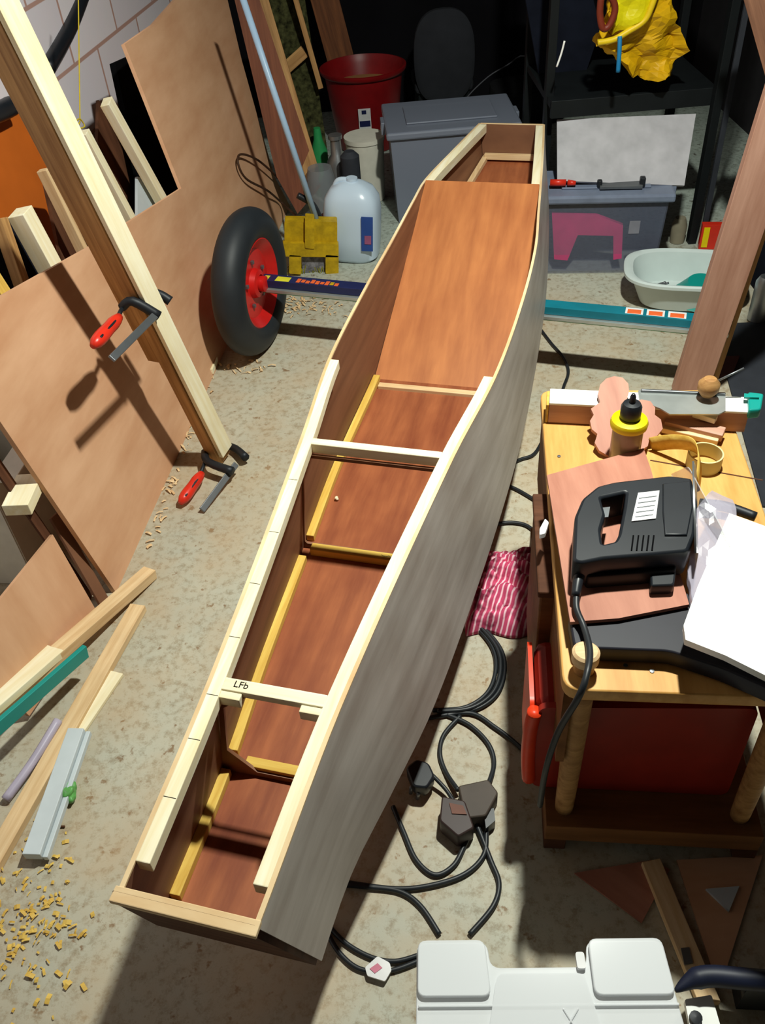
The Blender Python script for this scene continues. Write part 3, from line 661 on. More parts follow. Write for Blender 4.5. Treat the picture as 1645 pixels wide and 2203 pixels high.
# ---------------------------------------------------------------- right: rack and its load
rk = empty('metal_rack', V((1.02, 3.4, 0)), 'dark metal rack with a shelf, holding the white panel, storage box and yellow bag', 'rack')
for x, y in ((.735, 3.34), (1.315, 3.22), (.735, 3.74), (1.315, 3.68)):
    boxes('upright', [(.03, .035, 1.5, (0, 0, .75))], DARKM, rk, Matrix.Translation((x, y, 0)))
stick('upright_strip', V((1.35, 3.2, .0)), V((1.35, 3.2, 1.5)), .02, .012, CHAR, rk, up=(0, -1, 0))
for z in (.555, 1.15):
    boxes('shelf', [(.60, .46, .025, (0, 0, 0))], DARKM, rk, Matrix.Translation((1.025, 3.48, z)))
    boxes('shelf_lip', [(.60, .02, .06, (0, 0, 0))], DARKM, rk, Matrix.Translation((1.025, 3.25, z-.012)))
tag(slab('white_board', [fy(1200, 250, 3.245), fy(1492, 252, 3.245), at(1476, 393, .325), at(1196, 395, .325)], .012, plain('off_white_board', '#b9b7bc', .6), None, x=(1, 0, 0), side=-1), 'plain off white rectangular board standing on the grey box under the shelf', 'board')
b3 = V((.915, 3.13, 0)); rz = math.radians(-9)
storage('storage_box', 'lidded smoky grey storage box with a magenta tool case showing inside', b3, .44, .22, .285, GREYT, plain('blue_grey_lid', '#7a849a', .4), rz, .018)
m3 = Matrix.Translation(b3) @ Matrix.Rotation(rz, 4, 'Z')
tag(slab('tool_case', [m3 @ V((x, -.092, z)) for x, z in ((-.19, .24), (-.03, .23), (.07, .19), (.08, .06), (.05, .055), (.04, .15), (-.09, .155), (-.12, .055), (-.17, .06))], .02, PINKP, None, x=(1, 0, 0)), 'magenta handled tool case inside the grey storage box', 'tool case')
boxes('box_sticker', [(.038, .05, .0012, (0, 0, 0))], plain('dim_grey_print', '#8c8c98', .5), bpy.data.objects['storage_box.001'], frame(m3 @ V((.11, -.1085, .185)), (m3.to_3x3() @ V((1, 0, 0))), (m3.to_3x3() @ V((0, -1, -.06)))), 0)
e = empty('red_handled_tool', m3 @ V((-.17, -.07, .315)), 'small red handled tool lying on the left of the grey box lid', 'tool')
tube('grip', [at(1183, 393, .335), at(1217, 393, .335)], .012, REDP, e, 1, 12, raw=True); tube('grip_end', [at(1221, 393, .335), at(1238, 394, .335)], [.011, .008], REDP, e, 1, 12, raw=True)
e = empty('hand_plane', m3 @ V((.03, -.03, .315)), 'low grey metal hand tool with black knobs on the box lid', 'tool')
boxes('metal_body', [(.15, .045, .012, (0, 0, .006))], STEELD, e, m3 @ Matrix.Translation((.05, -.06, .316)))
boxes('rear_handle', [(.02, .025, .035, (.075, 0, .018))], BLACK, e, m3 @ Matrix.Translation((.05, -.06, .316)), .005)
boxes('front_knob', [(.018, .02, .028, (-.075, 0, .014))], BLACK, e, m3 @ Matrix.Translation((.05, -.06, .316)), .005)
# yellow bag on the shelf and bits hanging
yb = empty('yellow_bag', fy(1375, 100, 3.25), 'crumpled torn bright yellow plastic bag hanging over the shelf edge', 'bag')
def crumple(name, pts, th, mat, parent, amp=.012, seedv=0):
    o = slab(name, pts, th, mat, parent, x=(1, 0, 0)); me_ = o.data
    bm = bmesh.new(); bm.from_mesh(me_); bmesh.ops.remove_doubles(bm, verts=bm.verts, dist=1e-5); bmesh.ops.triangulate(bm, faces=bm.faces)
    for k in range(3): 
        es = [e_ for e_ in bm.edges if e_.calc_length() > .02]
        if es: bmesh.ops.subdivide_edges(bm, edges=es, cuts=1); bmesh.ops.triangulate(bm, faces=[f for f in bm.faces if len(f.verts) > 3])
    for v_ in bm.verts:
        q3 = v_.co*14 + V((seedv, seedv, 0)); v_.co.z += amp*2*noise.noise(q3); v_.co.x += amp*.5*noise.noise(q3*2.5); v_.co.y += amp*.5*noise.noise(q3*2.5+V((5, 5, 5)))
    bm.to_mesh(me_); bm.free()
    return o
crumple('bag_body', [fy(x, y, 3.20) for x, y in ((1325, -30), (1440, -30), (1450, 40), (1466, 75), (1477, 105), (1462, 120), (1448, 150), (1430, 155), (1410, 172), (1388, 172), (1350, 150), (1330, 120), (1295, 105), (1278, 88), (1300, 40))], .05, YELD if 0 else plain('deep_yellow_film', '#e0ae0c', .5, 0, .3, .15, 20), yb, .03)
crumple('bag_mouth', [fy(x, y, 3.13) for x, y in ((1330, -30), (1405, -30), (1400, 10), (1385, 35), (1350, 60), (1318, 75), (1322, 30))], .012, plain('bright_yellow_film', '#e2d40e', .45, 0, .3, .1, 20), yb, .015, 3)
tube('rolled_rim', [fy(x, y, 3.12) for x, y in ((1415, -30), (1402, 12), (1385, 45), (1350, 68), (1320, 85), (1285, 92))], .010, plain('rim_yellow', '#ecc81c', .45), yb, 6, 10)
tag(tube('brown_ring', [fy(x, y, 3.10) for x, y in ((1300, -20), (1318, 0), (1322, 25), (1310, 55), (1296, 60), (1290, 30), (1292, 0))], .011, plain('rust_brown_rubber', '#7a2f1c', .5), None, 6, 10, True), 'rust brown rubber ring hanging at the left of the yellow bag', 'ring')
o = tube('blue_strap', [fy(1333, 78, 3.10), fy(1332, 110, 3.09), fy(1329, 155, 3.09)], .0075, plain('blue_nylon', '#1d7fb5', .5), yb, 5, 8); o['label'] = 'short blue strap'
tag(tube('white_streak', [fy(1214, 88, 3.2), fy(1207, 115, 3.2), fy(1197, 144, 3.2)], .0035, WHITE, None, 4, 6), 'thin bright white streak in front of the dark rack', 'wire')  # thin white tube drawn as a pale streak
tag(slab('black_cloth', [fy(1120, -60, 3.6), fy(1260, -60, 3.6), fy(1290, 60, 3.6), fy(1250, 180, 3.6), fy(1175, 260, 3.6), fy(1150, 120, 3.6)], .02, NAVYC, None, x=(0, 0, 1)), 'black jacket like cloth hanging left of the yellow bag', 'cloth')
# white basin with teal bowl
bp0 = at(1478, 572, .13); bs = empty('white_basin', V((bp0.x, bp0.y, 0)), 'white oval washing up basin holding a teal bowl and metal bits', 'basin')
bmx = frame(V((bp0.x, bp0.y, 0)), at(1560, 588, .13)-at(1400, 582, .13), (0, 0, 1))
lathe('basin_body', [(.001, .003), (.13, .003), (.15, .012), (.19, .105), (.215, .112), (.215, .122), (.205, .126), (.183, .12), (.145, .02), (.001, .016)], plain('white_basin_plastic', '#ccd8d6', .4, 0, .4, .04), bs, bmx, 56, 1, .70, 3)
tag(lathe('teal_bowl', [(.001, .065), (.05, .065), (.092, .008), (.096, .004), (.086, .004), (.046, .058), (.001, .058)], TEAL, None, Matrix.Translation(bmx @ V((.055, -.022, .024))) @ Matrix.Rotation(math.radians(8), 4, 'X'), 40), 'teal plastic bowl lying upside down in the white basin', 'bowl')
for k in range(6):
    pp = bmx @ V((-.085+random.uniform(-.03, .03), -.025+random.uniform(-.03, .02), .022))
    tag(tube('metal_fitting', [pp, pp+V((random.uniform(-.02, .02), random.uniform(-.01, .02), .03)), pp+V((random.uniform(-.03, .03), 0, .045))], .004, STEELD, None, 4, 8), 'small steel fitting in the heap at the left end of the white basin', 'fitting', 'steel fittings in the basin')
rb_ = empty('red_packet', fy(1522, 520, 3.0), 'small red and yellow printed packet behind the white basin', 'packet')
pk = at(1525, 528, .02)
boxes('packet_box', [(.085, .03, .10, (0, 0, .05))], REDP, rb_, Matrix.Translation((pk.x+.01, pk.y+.02, 0)) @ Matrix.Rotation(-.2, 4, 'Z'))
boxes('packet_stripe', [(.022, .002, .08, (-.024, -.0165, .05))], YEL, rb_, Matrix.Translation((pk.x+.01, pk.y+.02, 0)) @ Matrix.Rotation(-.2, 4, 'Z'), 0)
tag(lathe('tan_jar', [(.001, .002), (.028, .002), (.03, .07), (.02, .10), (.001, .10)], plain('dull_tan_ceramic', '#8d8672', .6), None, Matrix.Translation(at(1455, 520, 0))), 'dull tan jar between the grey storage box and the rack', 'jar')
# right hand leaning post
pf, pt = at(1482, 840, .012), onY(1712, 140, 2.12)
pt = pf + (pt-pf)*1.4
tag(stick('timber_post', pf, pt, .105, .03, PINKW, up=(-.15, -1, .2)), 'wide smooth pinkish timber post leaning right behind the workbench', 'post')
tag(stick('thin_batten', at(1542, 835, .01)+V((.0, .03, 0)), pt+V((.075, .05, 0)), .014, .02, PINED, up=(-.15, -1, .2)), 'thin brown batten right behind the pinkish post', 'batten')
tag(slab('rubber_mat', [at(1510, 700, .004), at(1700, 690, .004), at(1760, 1100, .004), at(1640, 1090, .004), at(1560, 800, .004)], .006, CHAR, None), 'charcoal rubber mat on the floor right of the post', 'mat')
tag(slab('maroon_scrap', [at(1538, 770, .012), at(1590, 768, .012), at(1575, 805, .012), at(1535, 812, .012)], .01, plain('maroon_card', '#5c2e2e', .7), None), 'maroon card scrap on the charcoal mat', 'card')
cb = empty('dark_crate', V((1.55, 2.9, 0)), 'dark crate of bottles standing at the right edge behind the post', 'crate')
boxes('crate_body', [(.3, .4, .25, (0, 0, .125))], NAVYC, cb, Matrix.Translation((1.56, 2.9, 0)), .01)
boxes('crate_panel', [(.12, .01, .14, (-.06, -.206, .11))], CHAR, cb, Matrix.Translation((1.56, 2.9, 0)), .002)
tag(lathe('silver_can', [(.001, .002), (.03, .002), (.03, .14), (.02, .16), (.001, .16)], STEEL, None, Matrix.Translation(at(1625, 690, 0)+V((.0, .0, .006)))), 'silver can half hidden behind the pinkish post', 'can')
tag(stick('brown_board', fy(1640, -120, 2.75), V((1.62, 2.35, .01)), .16, .015, wood('dim_brown_board', '#8a6048', '#5e3d2c'), up=(-.5, -1, .3)), 'dim brown board leaning in at the top right corner', 'board')
# ---------------------------------------------------------------- workbench
BD = V((.0139, .0769, 0)).normalized()*1.0; BD = (V((.368, 1.58, 0))-V((.250, .785, 0))).normalized(); BX = V((BD.y, -BD.x, 0))
B0 = V((.250, .785, 0)); BL_, BW_ = .80, .385; BZ = .50
def bw(x, y, z): return B0 + BX*x + BD*y + V((0, 0, z))
wb = empty('workbench', bw(0, 0, 0), 'small low wooden workbench with a thick oiled top, right of the boat', 'workbench')
slab('bench_top', rounded([bw(0, 0, BZ), bw(BW_, 0, BZ), bw(BW_, BL_, BZ), bw(0, BL_, BZ)], .03), .026, BENCH, wb, x=BX, side=-1, bevel=.003)
slab('side_panel', [bw(.012, .02, BZ-.027), bw(.012, BL_-.03, BZ-.027), bw(.012, BL_-.03, .27), bw(.012, .02, .27)], .014, BENCHD, wb, x=BD)
slab('side_panel', [bw(BW_-.012, .02, BZ-.027), bw(BW_-.012, BL_-.03, BZ-.027), bw(BW_-.012, BL_-.03, .27), bw(BW_-.012, .02, .27)], .014, BENCHD, wb, x=BD)
for x, y in ((.035, .04), (BW_-.035, .04), (.035, BL_-.05), (BW_-.035, BL_-.05)):
    tube('leg', [bw(x, y, BZ-.027), bw(x, y, .25), bw(x, y, .085)], [.021, .017], PINED, wb, 4, 14)
boxes('base_shelf', [(BW_, BL_, .05, (BW_/2, BL_/2, .06))], BENCHD, wb, frame(bw(0, 0, 0), BX, (0, 0, 1)))
for x in (.02, BW_-.02):
    boxes('foot_rail', [(.04, BL_, .034, (x, BL_/2, .018))], DARKW, wb, frame(bw(0, 0, 0), BX, (0, 0, 1)))
for x, y in ((1345, 990), (1202, 980)):
    q0 = at(x, y, BZ); 
for x, y in ((1202, 982), (1345, 1432), (1402, 1444)):
    lathe('screw_head', [(.0035, 0), (.0035, .0012), (.001, .0016)], STEELD, wb, Matrix.Translation(at(x, y, BZ+.0005)), 12)
stick('board_joint', at(1398, 990, BZ+.0006), at(1640, 1033, BZ+.0006), .003, .001, DARKW, wb)
pg = empty('bench_dog', at(1255, 1425, BZ), 'round wooden bench dog standing at the near left corner of the bench top', 'peg')
lathe('peg_shank', [(.001, 0), (.016, 0), (.016, .02), (.001, .02)], PINED, pg, Matrix.Translation(at(1255, 1440, BZ+.001)))
lathe('peg_head', [(.016, .02), (.021, .024), (.021, .042), (.017, .046), (.001, .046)], PINEO, pg, Matrix.Translation(at(1255, 1440, BZ+.001)))
# red crate under the bench
rc = empty('red_crate', bw(.15, .1, .085), 'red plastic crate stored under the workbench behind its front legs', 'crate')
rm = frame(bw(0, 0, .0855), BX, (0, 0, 1))
slab('crate_front', rounded([bw(-.024, .085, .0865), bw(BW_-.05, .085, .0865), bw(BW_-.05, .085, .36), bw(-.024, .085, .34)], .02), .012, REDX, rc, x=BX)
boxes('crate_body', [(.35, .15, .235, (.150, .172, .12))], REDX, rc, rm, .02)
o = tube('crate_corner', [bw(-.030, .082, .325), bw(-.035, .082, .27), bw(-.035, .082, .19), bw(-.030, .082, .11)], [.013, .013], REDLIT, rc, 5, 12)
o['label'] = 'moulded corner of the crate, its lit brightness put into the orange red'
o = slab('crate_side', rounded([bw(-.034, .09, .10), bw(-.034, .24, .10), bw(-.034, .24, .33), bw(-.034, .09, .33)], .02), .008, REDLIT, rc)
tx = empty('wooden_box', bw(.15, .38, .0855), 'brown wooden box pushed under the workbench behind the red crate', 'box')
boxes('box_body', [(.34, .26, .34, (.150, .385, .172))], BENCHD, tx, rm, .004)
boxes('box_lid', [(.348, .268, .016, (.150, .385, .35))], DARKW, tx, rm, .003)
# things on the bench
bt = lambda pts, z: [at(x, y, z) for x, y in pts]
bar = empty('white_topped_bar', at(1390, 880, BZ), 'long square timber bar with a white top, lying across the far end of the bench', 'bar')
p1, p2 = at(1182, 853, .55), at(1608, 872, .55)
stick('timber_core', p1, p2, .05, .045, PINKW, bar, off=(0, -.026))
stick('white_top', p1, p2, .052, .006, WHITE, bar, off=(0, -.0005))
stick('end_strip', p1 - (p2-p1).normalized()*.006, p1 - (p2-p1).normalized()*.0005, .05, .045, PINEY, bar, off=(0, -.026))
saw = empty('hand_saw', at(1470, 870, .56), 'silver bladed hand saw with a teal grip lying on the white bar', 'saw')
slab('blade', bt([(1372, 842), (1380, 838), (1560, 848), (1560, 885), (1545, 892), (1440, 892), (1420, 880), (1375, 862)], .556), .003, ALU, saw)
stick('blade_spine', at(1378, 840, .560), at(1560, 848, .560), .006, .006, STEELD, saw)
slab('grip', rounded(bt([(1606, 852), (1640, 856), (1634, 890), (1608, 892)], .552), .006), .022, TEAL, saw, bevel=.003)
slab('spine_cap', bt([(1600, 848), (1632, 851), (1632, 857), (1600, 856)], .5655), .004, TEAL, saw)
sc_pts = [(1290, 868), (1285, 850), (1290, 830), (1303, 817), (1320, 812), (1338, 815), (1350, 828), (1352, 845), (1347, 862), (1362, 868), (1378, 862), (1398, 866), (1408, 880), (1407, 895), (1420, 905), (1424, 925), (1412, 940), (1396, 944), (1392, 962), (1372, 975), (1340, 985), (1310, 985), (1288, 972), (1278, 955), (1284, 936), (1272, 926), (1268, 908), (1276, 895), (1270, 882)]
nrm = (at(1200, 980, .506)-at(1400, 980, .506)).cross(at(1340, 850, .562)-at(1400, 980, .506))
sp = [onpl(x, y, at(1400, 980, .508), nrm) for x, y in sc_pts]
tag(slab('scalloped_template', sp, .010, PLYP, None, x=(0, 1, 0), side=0), 'pinkish plywood template with scalloped edge propped on the white bar', 'template')
g0 = at(1340, 992, BZ); gl = empty('glue_bottle', g0, 'cloudy brown glue bottle with bright yellow collar and black cap', 'bottle')
gm = Matrix.Translation(g0 + V((0, 0, .001)))
lathe('bottle_body', [(.001, 0), (.026, 0), (.029, .004), (.029, .075), (.024, .088), (.001, .088)], BROWNG, gl, gm, 32)
lathe('collar', [(.024, .082), (.0345, .086), (.0355, .094), (.033, .101), (.018, .105), (.001, .105)], YEL, gl, gm, 32)
lathe('cap', [(.0185, .104), (.0195, .108), (.0195, .130), (.016, .137), (.006, .139), (.0055, .152), (.003, .158), (.001, .159)], BLACK, gl, gm, 24)
tag(stick('wood_offcut', at(1432, 905, .518), at(1556, 935, .518), .030, .016, PINKW), 'dark pinkish wood offcut below the saw blade, in front of another offcut', 'offcut')
tag(stick('wood_offcut', at(1478, 884, .538), at(1540, 903, .538), .016, .012, PINE), 'small pale yellow offcut resting on top of the brown offcut', 'offcut')
tag(stick('wood_offcut', at(1425, 920, .511), at(1545, 948, .511), .02, .012, PINEO), 'thin tan offcut nearest the bottle side, below the dark offcut', 'offcut')
aw = empty('awl', at(1520, 830, .5), 'awl with a round wooden handle at the far edge of the bench', 'awl')
ac = at(1526, 835, .548)
ac = at(1524, 832, .585)
lathe('knob_handle', [(.001, -.022), (.012, -.020), (.021, -.006), (.021, .008), (.012, .019), (.001, .021)], PINED, aw, Matrix.Translation(ac), 24)
tube('spike', [ac + V((.010, .01, .0)), ac + (at(1600, 792, .62)-ac)], .0022, STEELD, aw, 1, 8, raw=True)
# curled strip of veneer
rows = []
cs = [(1395, 942, .530), (1430, 936, .55), (1465, 936, .565), (1490, 944, .572), (1500, 965, .565), (1500, 1000, .55), (1497, 1020, .54)]
path = catmull([at(*c) for c in cs], 5)
o = grid_obj('veneer_curl', [[p, p+V((.0, 0, -.0))+V((.012, -.002, -.035))] for p in path], PINEY, None, True, .0012); tag(o, 'curled pale strip of veneer arching behind the jigsaw', 'veneer')
tag(lathe('tape_roll', [(.030, 0), (.033, 0), (.033, .030), (.030, .030), (.030, 0)], plain('cream_tape', '#d9cf98', .5), None, Matrix.Translation(at(1512, 1000, .502)), 36, cap=False), 'cream roll of tape standing behind the jigsaw base', 'tape')
# black case, ply pieces, jigsaw, paper
z1 = BZ+.001
tag(slab('black_case', rounded(bt([(1222, 1318), (1430, 1262), (1530, 1290), (1760, 1420), (1740, 1520), (1560, 1440), (1440, 1400), (1235, 1392)], z1+.034), .012), .032, plain('slate_black_case', '#22222c', .5, 0, .35), None, side=-1, bevel=.003), 'flat black case on the bench under the plywood piece and the white sheet', 'case')
zp = z1+.044
tag(slab('plywood_piece', bt([(1176, 1022), (1384, 964), (1400, 1010), (1440, 1160), (1482, 1300), (1330, 1330), (1226, 1338)], zp), .007, PLYP, None, x=(0, 1, 0), side=-1), 'flat reddish plywood piece on the bench under the jigsaw', 'plywood')
tag(slab('packing_piece', bt([(1190, 1040), (1375, 985), (1395, 1060), (1200, 1100)], zp-.008), .034, DARKW, None, side=-1), 'dark packing block under the far end of the plywood piece', 'block')
js = empty('jigsaw', at(1370, 1130, zp+.001), 'black electric jigsaw lying on its side on the reddish plywood', 'jigsaw')
zt = zp+.062
outl = rounded(bt([(1232, 1205), (1236, 1110), (1252, 1072), (1285, 1045), (1320, 1036), (1440, 1022), (1488, 1028), (1500, 1080), (1494, 1150), (1480, 1185), (1400, 1192), (1300, 1200), (1250, 1210)], zt), .006, 3)
hole = rounded(bt([(1292, 1070), (1346, 1058), (1342, 1090), (1330, 1150), (1322, 1164), (1296, 1170), (1292, 1140), (1302, 1105)], zt), .004, 3)
slab('body_shell', outl, .056, BLACK, js, holes=[hole], side=-1, bevel=.005)
# rating plate
rp = slab('rating_plate', bt([(1372, 1061), (1418, 1056), (1410, 1116), (1358, 1122)], zt+.0015), .002, WHL, js)
for k in range(5):
    stick('plate_text', at(1374-k*2, 1072+k*10, zt+.003), at(1412-k*2, 1067+k*10, zt+.003), .0016, .0006, STEELD, rp, bev=0)
slab('trigger', bt([(1296, 1092), (1312, 1090), (1308, 1112), (1292, 1114)], zt-.008), .02, STEELD, js, side=-1)
for k in range(5):
    stick('vent_slot', at(1362+k*11, 1152, zt+.001), at(1358+k*11, 1184, zt+.001), .0025, .002, DARKC, js, bev=0)
slab('motor_cover', bt([(1425, 1040), (1485, 1034), (1490, 1090), (1478, 1150), (1430, 1150), (1425, 1100)], zt+.004), .008, BLACK, js, side=-1, bevel=.002)
slab('lower_housing', rounded(bt([(1245, 1205), (1455, 1190), (1455, 1225), (1262, 1240)], zp+.03), .006), .03, plain('deep_black_plastic', '#0f1114', .45), js, side=-1, bevel=.004)
slab('lower_knob', rounded(bt([(1398, 1225), (1455, 1222), (1450, 1258), (1400, 1260)], zp+.022), .005), .022, BLACK, js, side=-1, bevel=.003)
sp0 = [at(1494, 985, zp+.040), at(1508, 1000, zp+.040), at(1512, 1190, zp+.030), at(1488, 1200, zp+.028)]
slab('sole_plate', [at(1490, 992, zp+.075), at(1496, 1190, zp+.060), at(1500, 1190, zp+.002), at(1496, 1005, zp+.002)], .003, STEEL, js)
slab('clear_guard', rounded([at(1500, 1000, zp+.07), at(1520, 1070, zp+.06), at(1514, 1185, zp+.045), at(1503, 1180, zp+.01), at(1508, 1010, zp+.01)], .01), .002, CLEARW, js, n=(1, .1, 0))
tube('cable_gland', [at(1254, 1210, zp+.028), at(1244, 1245, zp+.026), at(1238, 1282, zp+.018)], [.0105, .007], BLACK, js, 4, 12)
tube('power_cord', [at(1240, 1275, zp+.018), at(1240, 1310, zp+.012), at(1256, 1350, .55), at(1268, 1400, .556), at(1262, 1450, .560), at(1244, 1500, .535), bw(-.005, -.035, .44), bw(-.018, -.04, .34), bw(-.02, -.035, .22)], .0052, CABLE, js, 8, 10)
pb = crumple('plastic_bag', [at(1490, 1110, .565), at(1530, 1060, .565), at(1575, 1080, .565), at(1590, 1180, .555), at(1545, 1290, .55), at(1490, 1330, .545), at(1478, 1250, .55)], .014, clear('crinkled_clear_film', '#b9b4c4', .55, .15), None, .008)
tag(pb, 'crinkled clear plastic film between the jigsaw and the white sheet', 'plastic')
tag(tube('dark_clamp_screw', [at(1505, 1085, .52), at(1560, 1090, .52), at(1625, 1112, .52)], [.011, .009], BLACKM, None, 5, 10), 'dark metal rod lying on the bench beyond the white sheet', 'rod')
tag(slab('white_sheet', bt([(1568, 1104), (1780, 1180), (1780, 1520), (1560, 1410), (1474, 1376), (1470, 1345), (1500, 1262)], .585), .012, WHITE, None, side=-1), 'brilliant white thick sheet resting on the black case at the right edge', 'sheet')
tag(boxes('support_stack', [(.10, .16, .036, (0, 0, 0))], CHAR, None, Matrix.Translation(at(1660, 1330, .554))), 'grey packet under the white sheet', 'packet')
tag(slab('clear_clip', rounded(bt([(1160, 1142), (1172, 1120), (1180, 1128), (1172, 1152), (1160, 1155)], .505), .003), .010, CLEARP, None), 'small clear plastic clip at the left edge of the bench', 'clip')
tag(slab('red_pencil_stub', bt([(1515, 1440), (1560, 1450), (1558, 1458), (1514, 1448)], .508), .006, REDP, None, side=-1), 'faint red scrap on the bench top under the case edge', 'scrap')
# cloth between boat and bench
def cloth_mat():
    m, N, L, b = base_mat('pink_checked_cotton', .9, 0, .1)
    v = mapping(N, L, (1, 1, 1), rot=(0, 0, .5)); c = lin('#b04a68')
    w1 = N.new('ShaderNodeTexWave'); w1.inputs['Scale'].default_value = 26; w1.inputs['Distortion'].default_value = 2; L.new(v, w1.inputs['Vector'])
    r = ramp(N, L, w1.outputs['Fac'], [(.6, '#c24a6c'), (.95, '#f6ccd6')])
    n = nz(N, L, 22, 3, v); r2 = ramp(N, L, n.outputs['Fac'], [(.36, '#5a1a30'), (.5, '#ffffff')])
    L.new(mix(N, L, .8, r.outputs[0], r2.outputs[0], 'MULTIPLY'), b.inputs['Base Color']); return m
cc = at(1080, 1275, 0)
rows = []; n = 70
ca, cb_ = V((.09, 0, 0)), V((.02, .135, 0))
for i in range(n+1):
    r = []
    for j in range(n+1):
        u, v_ = i/n*2-1, j/n*2-1
        k = max(abs(u), abs(v_)); e_ = 1-k**4
        wob = 1+.18*noise.noise(V((math.atan2(v_, u)*1.2, 3.1, 0)))
        p = cc + ca*u*wob + cb_*v_*wob
        hgt = e_*(.045 + .05*abs(noise.noise(p*14)) + .03*abs(noise.noise(p*34+V((3, 1, 0)))))+.003
        r.append(V((p.x, p.y, hgt)))
    rows.append(r)
o = grid_obj('checked_cloth', rows, cloth_mat(), None, True, .002, xdir=(1, 0, 0)); tag(o, 'crumpled pink checked cloth heaped on the floor between boat and workbench', 'cloth')
# ---------------------------------------------------------------- cables on the floor
def cable(pts, label, r=.005, z=None):
    q_ = []
    for i, p in enumerate(pts):
        zz = (p[2] if len(p) > 2 else (z if z is not None else r+.0015)); q_.append(at(p[0], p[1], zz))
    return tag(tube('power_cable', q_, r, CABLE, None, 8, 8), label, 'cable')
cable([(1160, 705), (1185, 738), (1212, 770), (1222, 800), (1212, 832), (1200, 870)], 'black cable curving out beside the hull near the far end of the bench')
cable([(1090, 1000), (1120, 988), (1150, 975), (1175, 930)], 'black cable end crossing from hull to bench beside the white bar')
cable([(1080, 1040), (1115, 1055), (1165, 1085)], 'thin black cable crossing the floor gap above the clear clip')
cable([(1060, 1128), (1100, 1124), (1135, 1132), (1165, 1160)], 'black cable arching from under the hull to the clear clip')
k0 = [(970, 1305), (1020, 1345), (1058, 1392), (1066, 1440), (1048, 1490), (1000, 1522), (930, 1528)]
cable(k0, 'inner strand of the black cable bundle looping below the pink cloth')
cable([(x+10, y+2, .012) for x, y in k0], 'middle strand of the black cable bundle looping below the pink cloth')
cable([(x+19, y+5, .007) for x, y in k0], 'outer strand of the black cable bundle looping below the pink cloth')
cable([(920, 1545), (1010, 1534), (1065, 1565), (1110, 1600), (1150, 1640)], 'single black cable running right to the red crate')
cable([(990, 1540), (955, 1580), (946, 1620), (958, 1660), (985, 1700, .02)], 'black cable forming the left of the oval loop above the power adapter')
cable([(960, 1537), (1010, 1560), (1050, 1600), (1062, 1645), (1045, 1700, .02)], 'black cable forming the right of the oval loop above the power adapter')
cable([(845, 1735), (868, 1790), (895, 1850), (935, 1882), (975, 1862), (998, 1820), (1010, 1790, .012)], 'black cable sagging in a deep curve below the plug')
cable([(1046, 1790, .012), (1040, 1840), (1000, 1880), (930, 1904), (850, 1912), (740, 1898)], 'long black cable sweeping from adapter to the hull')
cable([(700, 1900), (790, 1908), (860, 1918), (905, 1950), (945, 2010)], 'black cable curving down behind the clear box lid on its left')
cable([(1020, 1760, .012), (1055, 1850), (1073, 1900), (1060, 1950), (1010, 2010)], 'black cable curving down to the clear box from the adapter')
cable([(700, 1985), (745, 2030), (800, 2060), (850, 2068), (900, 2055)], 'upper of two black cables beside the white tag', .0045)
cable([(700, 2000), (730, 2050), (775, 2085), (840, 2088), (905, 2065)], 'lower of two black cables, carrying the white tag', .0045)
cable([(930, 1668, .03), (960, 1700, .02), (985, 1740, .02)], 'short black flex from plug to adapter', .0045)
ad = empty('power_adapter', at(1010, 1735, 0), 'brown black power adapter lying on the floor among the cables', 'adapter')
slab('adapter_case', rounded(bt([(985, 1690), (1050, 1676), (1072, 1705), (1045, 1755), (1000, 1760)], .042), .006), .040, plain('dusty_brown_black', '#4a4038', .6), ad, side=-1, bevel=.003)
slab('adapter_block', rounded(bt([(950, 1712), (1000, 1722), (1020, 1780), (985, 1800), (945, 1765)], .048), .006), .045, plain('dark_brown_plastic', '#3a2c2a', .5), ad, side=-1, bevel=.003)
slab('socket_tip', bt([(1040, 1745), (1062, 1738), (1065, 1765), (1045, 1782)], .03), .028, BLACK, ad, side=-1)
slab('adapter_label', bt([(966, 1727), (996, 1733), (1004, 1752), (972, 1750)], .0505), .0015, plain('rusty_label', '#6a4030', .6), ad, side=-1)
pl = empty('mains_plug', at(905, 1690, 0), 'black mains plug on the floor tight against the hull side', 'plug')
slab('plug_body', rounded(bt([(872, 1650), (895, 1632), (922, 1640), (935, 1668), (918, 1695), (888, 1692)], .052), .008), .030, BLACK, pl, side=-1, bevel=.004)
for x, y in ((885, 1700), (900, 1712), (915, 1702)):
    tube('plug_pin', [at(x, y-8, .030), at(x-2, y+6, .004)], .004, STEELD, pl, 1, 8, raw=True)
tg = slab('white_tag', rounded(bt([(785, 2082), (812, 2058), (838, 2072), (842, 2088), (828, 2112), (790, 2100)], .012), .003), .004, WHL, None); tag(tg, 'white paper tag with pinkish print on a cable near the clear box', 'tag')
slab('tag_print', bt([(795, 2084), (812, 2072), (822, 2082), (806, 2094)], .0148), .001, plain('pink_print', '#d07a90', .6), tg)
